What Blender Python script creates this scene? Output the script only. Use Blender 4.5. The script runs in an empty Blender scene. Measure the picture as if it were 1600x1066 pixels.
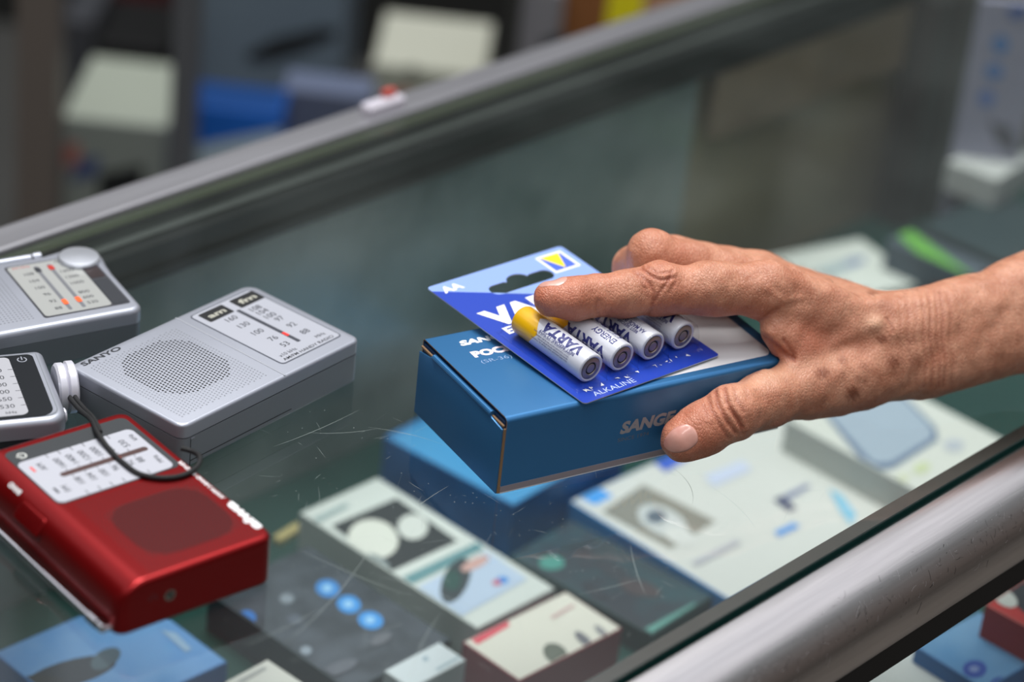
import bpy, bmesh, math, random
import numpy as np
from mathutils import Vector, Matrix
from mathutils.bvhtree import BVHTree

SC = bpy.context.scene
COL = SC.collection
random.seed(7)
np.random.seed(7)

# ------------------------------------------------------------------ camera
CP = np.array([-0.758085, -0.633281, 0.627411])
CX = np.array([0.67874, -0.728134, 0.095569])
CU = np.array([0.299833, 0.393555, 0.869031])
CF = np.array([0.670382, 0.561191, -0.48544])
FP = 4083.972
cam = bpy.data.cameras.new('camera')
camo = bpy.data.objects.new('camera', cam)
COL.objects.link(camo)
camo.matrix_world = Matrix(((CX[0], CU[0], -CF[0], CP[0]), (CX[1], CU[1], -CF[1], CP[1]),
                            (CX[2], CU[2], -CF[2], CP[2]), (0, 0, 0, 1)))
cam.sensor_fit = 'HORIZONTAL'
cam.sensor_width = 36
cam.lens = FP * 36 / 1600
cam.clip_start = 0.01
cam.clip_end = 50
cam.dof.use_dof = True
cam.dof.focus_distance = 1.185
cam.dof.aperture_fstop = 3.9
SC.camera = camo

# ------------------------------------------------------------------ light
w = bpy.data.worlds.new('world')
SC.world = w
w.use_nodes = True
_nt = w.node_tree
_tc = _nt.nodes.new('ShaderNodeTexCoord')
_sx = _nt.nodes.new('ShaderNodeSeparateXYZ')
_cr = _nt.nodes.new('ShaderNodeValToRGB')
_nt.links.new(_tc.outputs['Generated'], _sx.inputs[0])
_mr = _nt.nodes.new('ShaderNodeMapRange')
_mr.inputs['From Min'].default_value = -1
_nt.links.new(_sx.outputs['Z'], _mr.inputs['Value'])
_nt.links.new(_mr.outputs[0], _cr.inputs[0])
_el = _cr.color_ramp.elements
_el[0].position, _el[0].color = 0.40, (.05, .045, .04, 1)
_el[1].position, _el[1].color = 1.0, (.80, .85, .92, 1)
for _p, _c in ((.52, (.11, .09, .08, 1)), (.66, (.16, .15, .145, 1)), (.775, (.22, .245, .255, 1)), (.83, (1.35, 1.35, 1.42, 1)), (.89, (.70, .73, .80, 1))):
    _e = _el.new(_p)
    _e.color = _c
_nt.links.new(_cr.outputs[0], _nt.nodes['Background'].inputs[0])
_nt.nodes['Background'].inputs[1].default_value = 0.9


def area_light(name, loc, aim, size, power, col=(1, 1, 1), sizey=None):
    l = bpy.data.lights.new(name, 'AREA')
    l.energy = power
    l.color = col
    l.size = size
    if sizey:
        l.shape = 'RECTANGLE'
        l.size_y = sizey
    o = bpy.data.objects.new(name, l)
    COL.objects.link(o)
    o.location = loc
    o.rotation_euler = (Vector(aim) - Vector(loc)).to_track_quat('-Z', 'Y').to_euler()
    return o


area_light('ceiling_panel_light', (0.35, 0.55, 1.9), (0.1, 0, 0), 1.0, 42, (1.0, 0.98, 0.95))
area_light('ceiling_tube_light', (-0.5, -0.3, 2.0), (0.05, 0, 0), 0.12, 12, (1.0, 0.97, 0.93), 1.2)
SC.view_settings.view_transform = 'Standard'
SC.view_settings.look = 'None'
SC.view_settings.gamma = 1
SC.view_settings.exposure = 0.0
SC.view_settings.use_curve_mapping = False


# ------------------------------------------------------------------ helpers
def ray(px, py):
    return CF + CX * (px - 800) / FP + CU * (533 - py) / FP


def W(px, py, z=0.0):                      # pixel of the photo -> point on the level z
    d = ray(px, py)
    return CP + d * (z - CP[2]) / d[2]


def WY(px, py, y):                         # pixel -> point on the upright plane at y
    d = ray(px, py)
    return CP + d * (y - CP[1]) / d[1]


def lin(c):
    if isinstance(c, str):
        c = tuple(int(c[i:i + 2], 16) for i in (0, 2, 4))
    return tuple(((v / 255) / 12.92 if v / 255 <= .04045 else ((v / 255 + .055) / 1.055) ** 2.4) for v in c) + (1,)


MATS = {}


def mat(name, c, rough=.5, metal=0., spec=.5, coat=0., bump=0., bscale=400., var=0., vscale=60., trans=0., emit=0., c2=None, sheen=0., stretch=None):
    if name in MATS:
        return MATS[name]
    m = bpy.data.materials.new(name)
    m.use_nodes = True
    nt = m.node_tree
    b = nt.nodes['Principled BSDF']
    L = nt.links
    col = lin(c)
    b.inputs['Base Color'].default_value = col
    b.inputs['Roughness'].default_value = rough
    b.inputs['Metallic'].default_value = metal
    b.inputs['Specular IOR Level'].default_value = spec
    b.inputs['Coat Weight'].default_value = coat
    b.inputs['Coat Roughness'].default_value = .15
    b.inputs['Transmission Weight'].default_value = trans
    tc = nt.nodes.new('ShaderNodeTexCoord')
    mp = nt.nodes.new('ShaderNodeMapping')
    L.new(tc.outputs['Object'], mp.inputs[0])
    if stretch:
        mp.inputs['Scale'].default_value = stretch
    n = nt.nodes.new('ShaderNodeTexNoise')
    n.inputs['Scale'].default_value = vscale
    n.inputs['Detail'].default_value = 4
    L.new(mp.outputs[0], n.inputs['Vector'])
    if var > 0:
        mx = nt.nodes.new('ShaderNodeMix')
        mx.data_type = 'RGBA'
        c2l = lin(c2) if c2 else tuple(v * (1 - var) for v in col[:3]) + (1,)
        mx.inputs['A'].default_value = col
        mx.inputs['B'].default_value = c2l
        rp = nt.nodes.new('ShaderNodeMapRange')
        rp.inputs['From Min'].default_value = .35
        rp.inputs['From Max'].default_value = .65
        L.new(n.outputs['Fac'], rp.inputs['Value'])
        L.new(rp.outputs[0], mx.inputs['Factor'])
        L.new(mx.outputs['Result'], b.inputs['Base Color'])
    if bump > 0:
        n2 = nt.nodes.new('ShaderNodeTexNoise')
        n2.inputs['Scale'].default_value = bscale
        n2.inputs['Detail'].default_value = 3
        L.new(mp.outputs[0], n2.inputs['Vector'])
        bp = nt.nodes.new('ShaderNodeBump')
        bp.inputs['Strength'].default_value = bump
        bp.inputs['Distance'].default_value = .0005
        L.new(n2.outputs['Fac'], bp.inputs['Height'])
        L.new(bp.outputs[0], b.inputs['Normal'])
    MATS[name] = m
    return m


def glass_mat(name, tint, refl=1.0, rough=0.02, ior=1.5, haze=None):
    """thin clear sheet: tinted see-through plus Fresnel reflection"""
    m = bpy.data.materials.new(name)
    m.use_nodes = True
    nt = m.node_tree
    nt.nodes.clear()
    L = nt.links
    out = nt.nodes.new('ShaderNodeOutputMaterial')
    tr = nt.nodes.new('ShaderNodeBsdfTransparent')
    tr.inputs[0].default_value = tint
    gl = nt.nodes.new('ShaderNodeBsdfGlossy')
    gl.inputs['Roughness'].default_value = rough
    gl.inputs['Color'].default_value = (refl, refl, refl, 1)
    fr = nt.nodes.new('ShaderNodeFresnel')
    fr.inputs['IOR'].default_value = ior
    ge = nt.nodes.new('ShaderNodeNewGeometry')
    iv = nt.nodes.new('ShaderNodeMath')
    iv.operation = 'SUBTRACT'
    iv.inputs[0].default_value = 1
    L.new(ge.outputs['Backfacing'], iv.inputs[1])
    mu = nt.nodes.new('ShaderNodeMath')
    mu.operation = 'MULTIPLY'
    L.new(fr.outputs[0], mu.inputs[0])
    L.new(iv.outputs[0], mu.inputs[1])
    mx = nt.nodes.new('ShaderNodeMixShader')
    L.new(mu.outputs[0], mx.inputs[0])
    L.new(tr.outputs[0], mx.inputs[1])
    L.new(gl.outputs[0], mx.inputs[2])
    last = mx
    if haze:
        df = nt.nodes.new('ShaderNodeBsdfDiffuse')
        df.inputs[0].default_value = (.55, .62, .60, 1)
        tc = nt.nodes.new('ShaderNodeTexCoord')
        no = nt.nodes.new('ShaderNodeTexNoise')
        no.inputs['Scale'].default_value = 9
        no.inputs['Detail'].default_value = 5
        L.new(tc.outputs['Object'], no.inputs['Vector'])
        mr = nt.nodes.new('ShaderNodeMapRange')
        mr.inputs['From Min'].default_value = .35
        mr.inputs['From Max'].default_value = .75
        mr.inputs['To Min'].default_value = haze * .4
        mr.inputs['To Max'].default_value = haze * 1.6
        L.new(no.outputs['Fac'], mr.inputs['Value'])
        m2 = nt.nodes.new('ShaderNodeMixShader')
        L.new(mr.outputs[0], m2.inputs[0])
        L.new(mx.outputs[0], m2.inputs[1])
        L.new(df.outputs[0], m2.inputs[2])
        last = m2
    L.new(last.outputs[0], out.inputs[0])
    MATS[name] = m
    return m


def tag(o, label=None, cat=None, group=None, kind=None):
    if label: o['label'] = label
    if cat: o['category'] = cat
    if group: o['group'] = group
    if kind: o['kind'] = kind
    return o


def empty(name, loc=(0, 0, 0), rz=0., label=None, cat=None, group=None, rot=None):
    o = bpy.data.objects.new(name, None)
    COL.objects.link(o)
    o.location = loc
    o.rotation_euler = (0, 0, rz)
    if rot is not None:
        o.rotation_euler = rot
    o.empty_display_size = .02
    return tag(o, label, cat, group)


def offset_poly(pts, d):
    """inset a closed CCW outline by d (positive = inwards)"""
    n = len(pts)
    P = np.array(pts, float)
    out = []
    for i in range(n):
        a, b, c = P[i - 1], P[i], P[(i + 1) % n]
        e1 = b - a
        e2 = c - b
        e1 = e1 / (np.linalg.norm(e1) + 1e-12)
        e2 = e2 / (np.linalg.norm(e2) + 1e-12)
        n1 = np.array([-e1[1], e1[0]])
        n2 = np.array([-e2[1], e2[0]])
        m_ = n1 + n2
        m_ = m_ / (np.linalg.norm(m_) + 1e-12)
        k = d / max(.35, m_ @ n1)
        out.append(b + m_ * k)
    return [tuple(p) for p in out]


def rrect(x0, y0, x1, y1, r=2., seg=6):
    rs = r if isinstance(r, (tuple, list)) else (r,) * 4     # bl, br, tr, tl
    pts = []
    for (cx, cy, a0, rr) in ((x0 + rs[0], y0 + rs[0], 180, rs[0]), (x1 - rs[1], y0 + rs[1], 270, rs[1]),
                             (x1 - rs[2], y1 - rs[2], 0, rs[2]), (x0 + rs[3], y1 - rs[3], 90, rs[3])):
        for i in range(seg + 1):
            a = math.radians(a0 + 90 * i / seg)
            pts.append((cx + rr * math.cos(a), cy + rr * math.sin(a)))
    return pts


def ell(cx, cy, rx, ry, n=20, rot=0.):
    c, s = math.cos(rot), math.sin(rot)
    return [(cx + rx * math.cos(t) * c - ry * math.sin(t) * s, cy + rx * math.cos(t) * s + ry * math.sin(t) * c)
            for t in [2 * math.pi * i / n for i in range(n)]]


def clip(poly, a, b, c):
    """keep the part with a*x+b*y+c>=0"""
    out = []
    for i in range(len(poly)):
        p, q = poly[i], poly[(i + 1) % len(poly)]
        dp, dq = a * p[0] + b * p[1] + c, a * q[0] + b * q[1] + c
        if dp >= 0: out.append(p)
        if (dp >= 0) != (dq >= 0):
            t = dp / (dp - dq)
            out.append((p[0] + (q[0] - p[0]) * t, p[1] + (q[1] - p[1]) * t))
    return out


class MB:
    """collects geometry in millimetres, builds ONE mesh object"""
    def __init__(self):
        self.v = []
        self.f = []
        self.m = []
        self.mats = []
        self.T = None

    def mi(self, m):
        if m not in self.mats:
            self.mats.append(m)
        return self.mats.index(m)

    def add(self, vs, fs, m):
        o = len(self.v)
        if self.T is not None:
            vs = [tuple(self.T @ Vector(p)) for p in vs]
        self.v += [tuple(float(q) for q in p) for p in vs]
        k = self.mi(m)
        for f in fs:
            self.f.append(tuple(i + o for i in f))
            self.m.append(k)

    def box(self, x0, y0, z0, x1, y1, z1, m):
        self.add([(x0, y0, z0), (x1, y0, z0), (x1, y1, z0), (x0, y1, z0), (x0, y0, z1), (x1, y0, z1), (x1, y1, z1), (x0, y1, z1)],
                 [(0, 3, 2, 1), (4, 5, 6, 7), (0, 1, 5, 4), (1, 2, 6, 5), (2, 3, 7, 6), (3, 0, 4, 7)], m)

    def loops(self, rings, m, cap0=True, cap1=True, closed=True):
        n = len(rings[0])
        vs = [p for r in rings for p in r]
        fs = []
        for i in range(len(rings) - 1):
            for j in range(n if closed else n - 1):
                a = i * n + j
                b = i * n + (j + 1) % n
                fs.append((a, b, b + n, a + n))
        if cap0: fs.append(tuple(range(n - 1, -1, -1)))
        if cap1: fs.append(tuple((len(rings) - 1) * n + j for j in range(n)))
        self.add(vs, fs, m)

    def slab(self, pts, z0, z1, m, r0=0., r1=0., seg=4, mtop=None):
        """prism of an outline with rounded lower (r0) and upper (r1) rims"""
        rings = []
        if r0 > 0:
            for i in range(seg + 1):
                a = math.pi / 2 * i / seg
                rings.append([(x, y, z0 + r0 * (1 - math.sin(a))) for x, y in offset_poly(pts, r0 * (1 - math.cos(a)))])
            rings = rings[::-1]
        else:
            rings.append([(x, y, z0) for x, y in pts])
        if r1 > 0:
            for i in range(seg + 1):
                a = math.pi / 2 * i / seg
                rings.append([(x, y, z1 - r1 * (1 - math.sin(a))) for x, y in offset_poly(pts, r1 * (1 - math.cos(a)))])
        else:
            rings.append([(x, y, z1) for x, y in pts])
        self.loops(rings, m, True, mtop is None)
        if mtop is not None:
            self.add(rings[-1], [tuple(range(len(pts)))], mtop)

    def poly(self, pts, z, m):
        self.add([(p[0], p[1], z) for p in pts], [tuple(range(len(pts)))], m)

    def poly3(self, pts, m):
        self.add(pts, [tuple(range(len(pts)))], m)

    def tube(self, path, r, m, n=10, caps=True):
        P = [Vector(p) for p in path]
        rs = r if isinstance(r, (list, tuple)) else [r] * len(P)
        rings = []
        up = Vector((0, 0, 1))
        for i, p in enumerate(P):
            t = (P[min(i + 1, len(P) - 1)] - P[max(i - 1, 0)]).normalized()
            a = t.cross(up)
            if a.length < .05: a = t.cross(Vector((1, 0, 0)))
            a.normalize()
            b = a.cross(t).normalized()
            rings.append([tuple(p + rs[i] * (math.cos(2 * math.pi * k / n) * a + math.sin(2 * math.pi * k / n) * b)) for k in range(n)])
        self.loops(rings, m, caps, caps)

    def lathe(self, prof, m, n=28, origin=(0, 0, 0), ax=(0, 0, 1)):
        """prof = [(radius, height)] turned round an axis"""
        a = Vector(ax).normalized()
        u = a.orthogonal().normalized()
        w_ = a.cross(u)
        o = Vector(origin)
        rings = [[tuple(o + a * h + rr * (math.cos(2 * math.pi * k / n) * u + math.sin(2 * math.pi * k / n) * w_)) for k in range(n)] for rr, h in prof]
        self.loops(rings, m)

    def build(self, name, parent=None, scale=.001, smooth=True, angle=35., bevel=0.):
        me = bpy.data.meshes.new(name)
        me.from_pydata([(x * scale, y * scale, z * scale) for x, y, z in self.v], [], self.f)
        for m_ in self.mats: me.materials.append(m_)
        me.polygons.foreach_set('material_index', self.m)
        me.update()
        if smooth:
            bm = bmesh.new()
            bm.from_mesh(me)
            for f in bm.faces: f.smooth = True
            for e in bm.edges:
                if len(e.link_faces) == 2 and e.calc_face_angle(0) > math.radians(angle): e.smooth = False
            bm.to_mesh(me)
            bm.free()
        o = bpy.data.objects.new(name, me)
        COL.objects.link(o)
        if parent: o.parent = parent
        if bevel:
            bv = o.modifiers.new('edge_rounding', 'BEVEL')
            bv.width = bevel
            bv.segments = 3
            bv.limit_method = 'ANGLE'
        return o


_tc = {}


def text_geo(s, bold=0.):
    k = (s, bold)
    if k in _tc: return _tc[k]
    cu = bpy.data.curves.new('t', 'FONT')
    cu.body = s
    cu.size = 1
    cu.offset = bold
    cu.resolution_u = 3
    o = bpy.data.objects.new('t', cu)
    COL.objects.link(o)
    dg = bpy.context.evaluated_depsgraph_get()
    me = o.evaluated_get(dg).to_mesh()
    vs = [tuple(v.co) for v in me.vertices]
    fs = [tuple(p.vertices) for p in me.polygons]
    o.evaluated_get(dg).to_mesh_clear()
    bpy.data.objects.remove(o)
    bpy.data.curves.remove(cu)
    _tc[k] = (vs, fs)
    return vs, fs


def text(mb, s, o, x, y, m, h=3., bold=0., shear=0., width=None, align='L', thick=0.):
    """flat lettering: origin o, reading direction x, letter-up y, cap height h (mm)"""
    vs, fs = text_geo(s, bold)
    if not vs: return
    xs = [v[0] for v in vs]
    x0, x1 = min(xs), max(xs)
    k = h / .70
    kx = k if width is None else width / max(1e-6, (x1 - x0))
    sh = {'L': x0, 'C': (x0 + x1) / 2, 'R': x1}[align]
    o = Vector(o)
    X_ = Vector(x).normalized()
    Y_ = Vector(y).normalized()
    mb.add([tuple(o + X_ * ((v[0] - sh) * kx + v[1] * k * shear) + Y_ * (v[1] * k)) for v in vs], fs, m)


# ------------------------------------------------------------------ shared materials
M_paper = mat('white_card', 'd9dcd6', .55)
M_black = mat('black_plastic', '15171a', .4)
M_dark = mat('dark_print', '20242c', .6)
M_white = mat('white_print', 'f0f0f2', .5)
M_rubber = mat('black_rubber', '0b0c0d', .6)
M_steel = mat('brushed_steel', 'dedada', .24, 1., var=.10, vscale=30, bump=.06, bscale=60, stretch=(.6, 14, 14))
M_silver = mat('silver_plastic', 'a9adb8', .36, .55, bump=.06, bscale=2500)
M_silver_side = mat('silver_grey_plastic', '83888f', .42, .35)
M_chrome = mat('chrome', 'd8d9de', .14, 1.)
M_jack = mat('jack_metal', 'a8a49c', .25, 1.)
M_hole = mat('hole_black', '08080a', .8)

# ------------------------------------------------------------------ room
M_floor = mat('floor_tiles', '6a6258', .35, var=.4, vscale=3)
M_wallp = mat('dull_wall', '4a443c', .8, var=.3, vscale=2)


def struct(name, x0, y0, z0, x1, y1, z1, m):
    mb = MB()
    mb.box(x0, y0, z0, x1, y1, z1, m)
    o = mb.build(name)
    return tag(o, kind='structure')


struct('floor', -3000, -2500, -1000, 4500, 3500, -950, M_floor)
struct('wall_back', -3000, 2600, -950, 4500, 2700, 1900, M_wallp)

# ------------------------------------------------------------------ glass display case
case = empty('display_case', (0, 0, -.95), 0, 'long glass-topped shop display case with a scratched steel front rail', 'display case')


def cpart(mb, name, **k):
    o = mb.build(name, None, **k)
    o.parent = case
    o.matrix_parent_inverse = Matrix.Translation((0, 0, .95))
    return o


XL, XR = -620, 1500
M_glass = glass_mat('clear_glass_top', (.965, .978, .974, 1), 1.0, .015, 1.5, haze=.012)
M_pane = glass_mat('clear_front_pane', (.93, .96, .95, 1), .8)
M_gedge = mat('green_glass_edge', '0d3a36', .15, spec=.8)
mb = MB()
mb.add([(XL, -125, 0), (XR, -125, 0), (XR, 311, 0), (XL, 311, 0)], [(0, 1, 2, 3)], M_glass)
mb.add([(XL, -125, -6), (XR, -125, -6), (XR, 311, -6), (XL, 311, -6)], [(3, 2, 1, 0)], M_glass)
mb.add([(XL, -125, 0), (XR, -125, 0), (XR, -125, -6), (XL, -125, -6)], [(3, 2, 1, 0)][::1], M_gedge)
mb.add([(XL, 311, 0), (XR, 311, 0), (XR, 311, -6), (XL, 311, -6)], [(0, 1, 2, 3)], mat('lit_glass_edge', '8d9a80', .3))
cpart(mb, 'glass_top', smooth=False)

# hairline scratches worn into the glass
M_scr = mat('scratched_glass', '98a3a0', .4)
M_scr2 = mat('dark_scratch', '39423f', .5)
mb = MB()


def hair(p, a, ln, wd, curve, m, z=.05):
    n = max(3, int(ln / 4))
    x, y = p
    L_, R_ = [], []
    for i in range(n + 1):
        t = i / n
        ww = wd * (1 - abs(2 * t - 1) ** 2) + .015
        L_.append((x - math.sin(a) * ww, y + math.cos(a) * ww, z))
        R_.append((x + math.sin(a) * ww, y - math.cos(a) * ww, z))
        x += math.cos(a) * ln / n
        y += math.sin(a) * ln / n
        a += curve / n
    vs = R_ + L_
    N = n + 1
    mb.add(vs, [(i, i + 1, N + i + 1, N + i) for i in range(n)], m)


for i in range(330):
    q = (random.gauss(720, 300), random.gauss(800, 150)) if i % 3 else (random.uniform(420, 1250), random.uniform(640, 1000))
    if not (300 < q[0] < 1500 and 560 < q[1] < 1066): continue
    p = W(*q, 0) * 1000
    if p[1] < -112 or p[1] > 290: continue
    hair(p[:2], random.uniform(0, 6.28), random.choice([1, 1, 2, 2, 3, 4, 6, 9, 14]) * random.uniform(.6, 1.4), random.uniform(.012, .03),
         random.uniform(-.35, .35), M_scr if random.random() < .8 else M_scr2)
for a_, b_, cv in (((476, 676), (590, 668), .5), ((575, 668), (700, 700), -.5), ((428, 698), (560, 640), .2), ((440, 1010), (580, 850), .3), ((640, 1066), (690, 960), -.3),
                   ((380, 1010), (500, 950), .2), ((590, 900), (760, 960), -.3), ((1052, 732), (1076, 790), -.9), ((1110, 760), (1180, 830), -.5),
                   ((900, 930), (1000, 905), .1), ((985, 850), (1010, 930), .2), ((700, 760), (620, 820), .2), ((470, 860), (640, 930), .2)):
    P = W(*a_, 0) * 1000
    Q_ = W(*b_, 0) * 1000
    d = Q_ - P
    hair(P[:2], math.atan2(d[1], d[0]) - cv / 2, np.linalg.norm(d), .06, cv, M_scr2 if a_ == (1052, 732) else M_scr)
for i in range(260):       # grit specks
    q = (random.uniform(430, 1300), random.uniform(640, 1040))
    p = W(*q, 0) * 1000
    if p[1] < -112: continue
    s = random.uniform(.08, .22)
    mb.poly([(p[0] + s * math.cos(k * 1.05), p[1] + s * math.sin(k * 1.05)) for k in range(6)], .06, M_scr)
cpart(mb, 'scratches', smooth=False)

# front rail: rolled stainless tube profile
mb = MB()
prof = [(-127, -9), (-127, -3.4)]
for i in range(25):
    a = math.radians(i * 118 / 24)
    prof.append((-128 - 29 * math.sin(a), -32.4 + 29 * math.cos(a)))
prof += [(-147, -46), (-127, -40)]
mb.loops([[(x, y, z) for y, z in prof] for x in (XL, XR)], M_steel)
cpart(mb, 'front_rail', angle=50)
mb = MB()
for i in range(520):      # dense wear scratches along the crown of the rail
    x = random.uniform(-150, 300)
    ph = random.gauss(52, 9)
    if x > 160: ph -= (x - 160) * .02
    ln = random.choice([1, 2, 2, 3, 5]) * random.uniform(.5, 1.3)
    aa = random.uniform(0, 3.14)
    cv = random.uniform(-1.2, 1.2)
    n = 5
    pts = []
    for k in range(n + 1):
        pts.append((x, ph))
        x += math.cos(aa) * ln / n
        ph += math.sin(aa) * ln / n * 2.0
        aa += cv / n
    wd = random.uniform(.04, .13)

    def rp(x_, p_):
        a = math.radians(p_)
        return (x_, -128 - 29.06 * math.sin(a), -32.4 + 29.06 * math.cos(a))
    vs = [rp(a, b) for a, b in pts] + [rp(a + wd, b + wd * 2.5) for a, b in pts]
    mb.add(vs, [(k, k + 1, n + 2 + k, n + 1 + k) for k in range(n)], mat('rail_scratch', '2c2a2b', .5, .5) if i % 3 else mat('bright_rail_scratch', 'e8e6e8', .3, .8))
cpart(mb, 'rail_scratches', smooth=False)
mb = MB()
mb.box(XL, -125, -9.5, XR, -113, -6.3, mat('brown_black_seal', '35302b', .5, var=.3, vscale=40))
cpart(mb, 'glass_seal', smooth=False)
mb = MB()
mb.box(XL, -156, -54, XR, -148, -40, M_rubber)
cpart(mb, 'front_gasket', smooth=False)
mb = MB()
mb.box(XL, -153, -560, XR, -149, -54, M_pane)
cpart(mb, 'front_pane', smooth=False)
# back rail
M_frame = mat('dark_green_frame', '0c1211', .35, .2)
M_framel = mat('grey_frame_strip', '565b58', .35, .6)
mb = MB()
mb.slab([(XL, 311.5), (XR, 311.5), (XR, 333), (XL, 333)], -40, 3.2, mat('back_rail_steel', 'a5a5aa', .42, .85, var=.2, vscale=14, stretch=(.3, 6, 6)), r1=2)
mb.box(XL, 286, -24, XR, 311, -8, M_frame)
mb.box(XL, 294, -8, XR, 299, -6.4, M_framel)
mb.box(XL, 283, -27, XR, 286, -22, M_frame)
cpart(mb, 'back_rail', smooth=False)
# back sliding panels
for nm, x0, x1, y, m in (('sliding_panel', XL, 505, 291, mat('teal_back_panel', '4c625e', .25, 0, .8, var=.45, vscale=9, c2='8b9a96')),
                         ('sliding_panel', 500, 1500, 296, mat('brown_back_panel', '6e6650', .3, 0, .8, var=.5, vscale=7, c2='8c8468'))):
    mb = MB()
    mb.box(x0, y, -940, x1, y + 4, -24, m)
    cpart(mb, nm, smooth=False)
mb = MB()
mb.box(XL, -147, -206, XR, 290, -200, mat('green_shelf', '14463f', .35, var=.3, vscale=6))
cpart(mb, 'shelf', smooth=False)
mb = MB()
mb.box(XL, -147, -945, XR, 290, -560, mat('dark_cabinet', '2b2c2c', .5))
cpart(mb, 'cabinet_base', smooth=False)
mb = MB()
mb.box(WY(1130, 60, .286)[0] * 1000, 284.5, -78, WY(1440, 20, .286)[0] * 1000, 289.5, -30, mat('beige_reflection', '85755f', .5, var=.3, vscale=12))  # added beige slab, its colour imitates a blurred reflection on the brown panel
cpart(mb, 'reflection_board', smooth=False)
a = WY(1446, 40, .272)[0] * 1000
b = WY(1536, 40, .272)[0] * 1000
mb = MB()
mb.box(a, 262, -200, b, 285, -24, M_frame)
mb.box(a + (b - a) * .42, 259, -200, a + (b - a) * .72, 262, -24, M_framel)
cpart(mb, 'corner_post', smooth=False)
for x in (XL - 4, XR):
    mb = MB()
    mb.box(x, -150, -945, x + 4, 330, -6, mat('end_panel', '4d5355', .4))
    cpart(mb, 'end_panel', smooth=False)


# ------------------------------------------------------------------ boxed goods inside the case
def case_box(name, label, A, B, C_, z, h, side, top, gfx=(), cat='box', group=None, zb=-199.8):
    P = W(*A, z / 1000) * 1000
    u = W(*B, z / 1000) * 1000 - P
    lu = np.linalg.norm(u)
    u = u / lu
    v = np.array([-u[1], u[0], 0])
    lv = (W(*C_, z / 1000) * 1000 - P) @ v
    if lv < 0:
        v = -v
        lv = -lv
    h = z - zb
    mb = MB()

    def loc(p): return (p - P)
    cs = [np.zeros(3), u * lu, u * lu + v * lv, v * lv]
    if (u[0] * v[1] - u[1] * v[0]) < 0: cs = cs[::-1]
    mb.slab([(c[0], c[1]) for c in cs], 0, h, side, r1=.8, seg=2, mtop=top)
    k = 0
    for g in gfx:
        k += 1
        pts = [loc(W(*q, z / 1000) * 1000) for q in g[0]]
        ar = sum(pts[i][0] * pts[(i + 1) % len(pts)][1] - pts[(i + 1) % len(pts)][0] * pts[i][1] for i in range(len(pts)))
        if ar < 0: pts = pts[::-1]
        uv = [(float(p @ u), float(p @ v)) for p in pts]
        for (ca, cb, cc) in ((1, 0, -1.2), (-1, 0, lu - 1.2), (0, 1, -1.2), (0, -1, lv - 1.2)):
            if len(uv) > 2: uv = clip(uv, ca, cb, cc)
        if len(uv) < 3: continue
        mb.poly([tuple(u * p[0] + v * p[1]) for p in uv], h + .12 + .05 * k, g[1])
    o = mb.build(name, smooth=False)
    o.location = (P[0] / 1000, P[1] / 1000, (z - h) / 1000)
    tag(o, label, cat, group)
    c4 = [(P + c) for c in cs]
    if 0: print('BOX', name, [tuple(int(q) for q in c[:2]) for c in c4], 'z', z - h, z)
    return o


def pe(cx, cy, rx, ry, rot=0., n=18):
    return ell(cx, cy, rx, ry, n, math.radians(rot))


K = lambda c, r=.6: mat('print_' + c, c, r)
GR = 'boxed goods laid out on the shelf of the display case'
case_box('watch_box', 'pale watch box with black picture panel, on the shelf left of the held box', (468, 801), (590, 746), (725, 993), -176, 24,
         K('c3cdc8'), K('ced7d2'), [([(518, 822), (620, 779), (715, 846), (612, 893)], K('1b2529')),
                                    (pe(583, 843, 40, 31, 10), K('d7dcd2')), (pe(645, 824, 24, 20), K('cfd6d0')),
                                    (pe(590, 880, 22, 10, 30), K('7c8a8c')),
                                    ([(625, 905), (745, 848), (757, 858), (640, 916)], K('5f8f95')),
                                    ([(645, 922), (762, 862), (824, 906), (714, 968)], K('b4c8de')),
                                    (pe(712, 908, 20, 38, 25), K('2c3a40')), (pe(706, 908, 14, 16), K('1d4a45')), (pe(742, 882, 24, 8, -25), K('c8a29a')),
                                    (pe(785, 908, 10, 6), K('3b8cd8')), (pe(776, 912, 7, 5), K('c06a80')),
                                    ([(490, 812), (540, 788), (546, 792), (497, 817)], K('98b0b0'))], 'watch box', GR)
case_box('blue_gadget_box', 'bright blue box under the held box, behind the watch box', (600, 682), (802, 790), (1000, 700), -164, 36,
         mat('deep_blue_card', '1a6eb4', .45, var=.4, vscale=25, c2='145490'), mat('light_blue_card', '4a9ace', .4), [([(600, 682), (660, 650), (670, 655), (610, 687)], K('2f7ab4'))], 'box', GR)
case_box('white_product_box', 'large white box with blue edges and a grey picture square, along the front seal', (890, 783), (1195, 641), (1135, 942), -180, 12,
         mat('blue_side_card', '2a88d0', .5), K('cfd3ce'),
         [([(900, 775), (932, 760), (958, 776), (930, 790)], K('3f9be8')), ([(940, 800), (1005, 758), (1118, 815), (1048, 858)], K('84847a')),
          (pe(1035, 815, 42, 22, 25), K('c2c9c8')), (pe(1025, 808, 16, 11), K('5a6672')), (pe(1062, 838, 26, 14, 20), K('d4d8d4')),
          ([(1020, 722), (1060, 705), (1078, 716), (1040, 738)], K('3c62c8')), ([(1100, 745), (1160, 720), (1175, 735), (1115, 762)], K('c4cfe4')),
          ([(1208, 782), (1222, 776), (1245, 796), (1232, 800)], K('2c3c64')), ([(1222, 776), (1262, 757), (1266, 762), (1232, 782)], K('7d87a6')),
          ([(1210, 832), (1240, 818), (1250, 824), (1216, 840)], K('4a98e0')),
          ([(1295, 765), (1315, 775), (1338, 805), (1330, 822), (1312, 800)], K('7fc0dc')),
          ([(1080, 880), (1150, 845), (1158, 850), (1088, 886)], K('b4b6be'))], 'box', GR)
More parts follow.
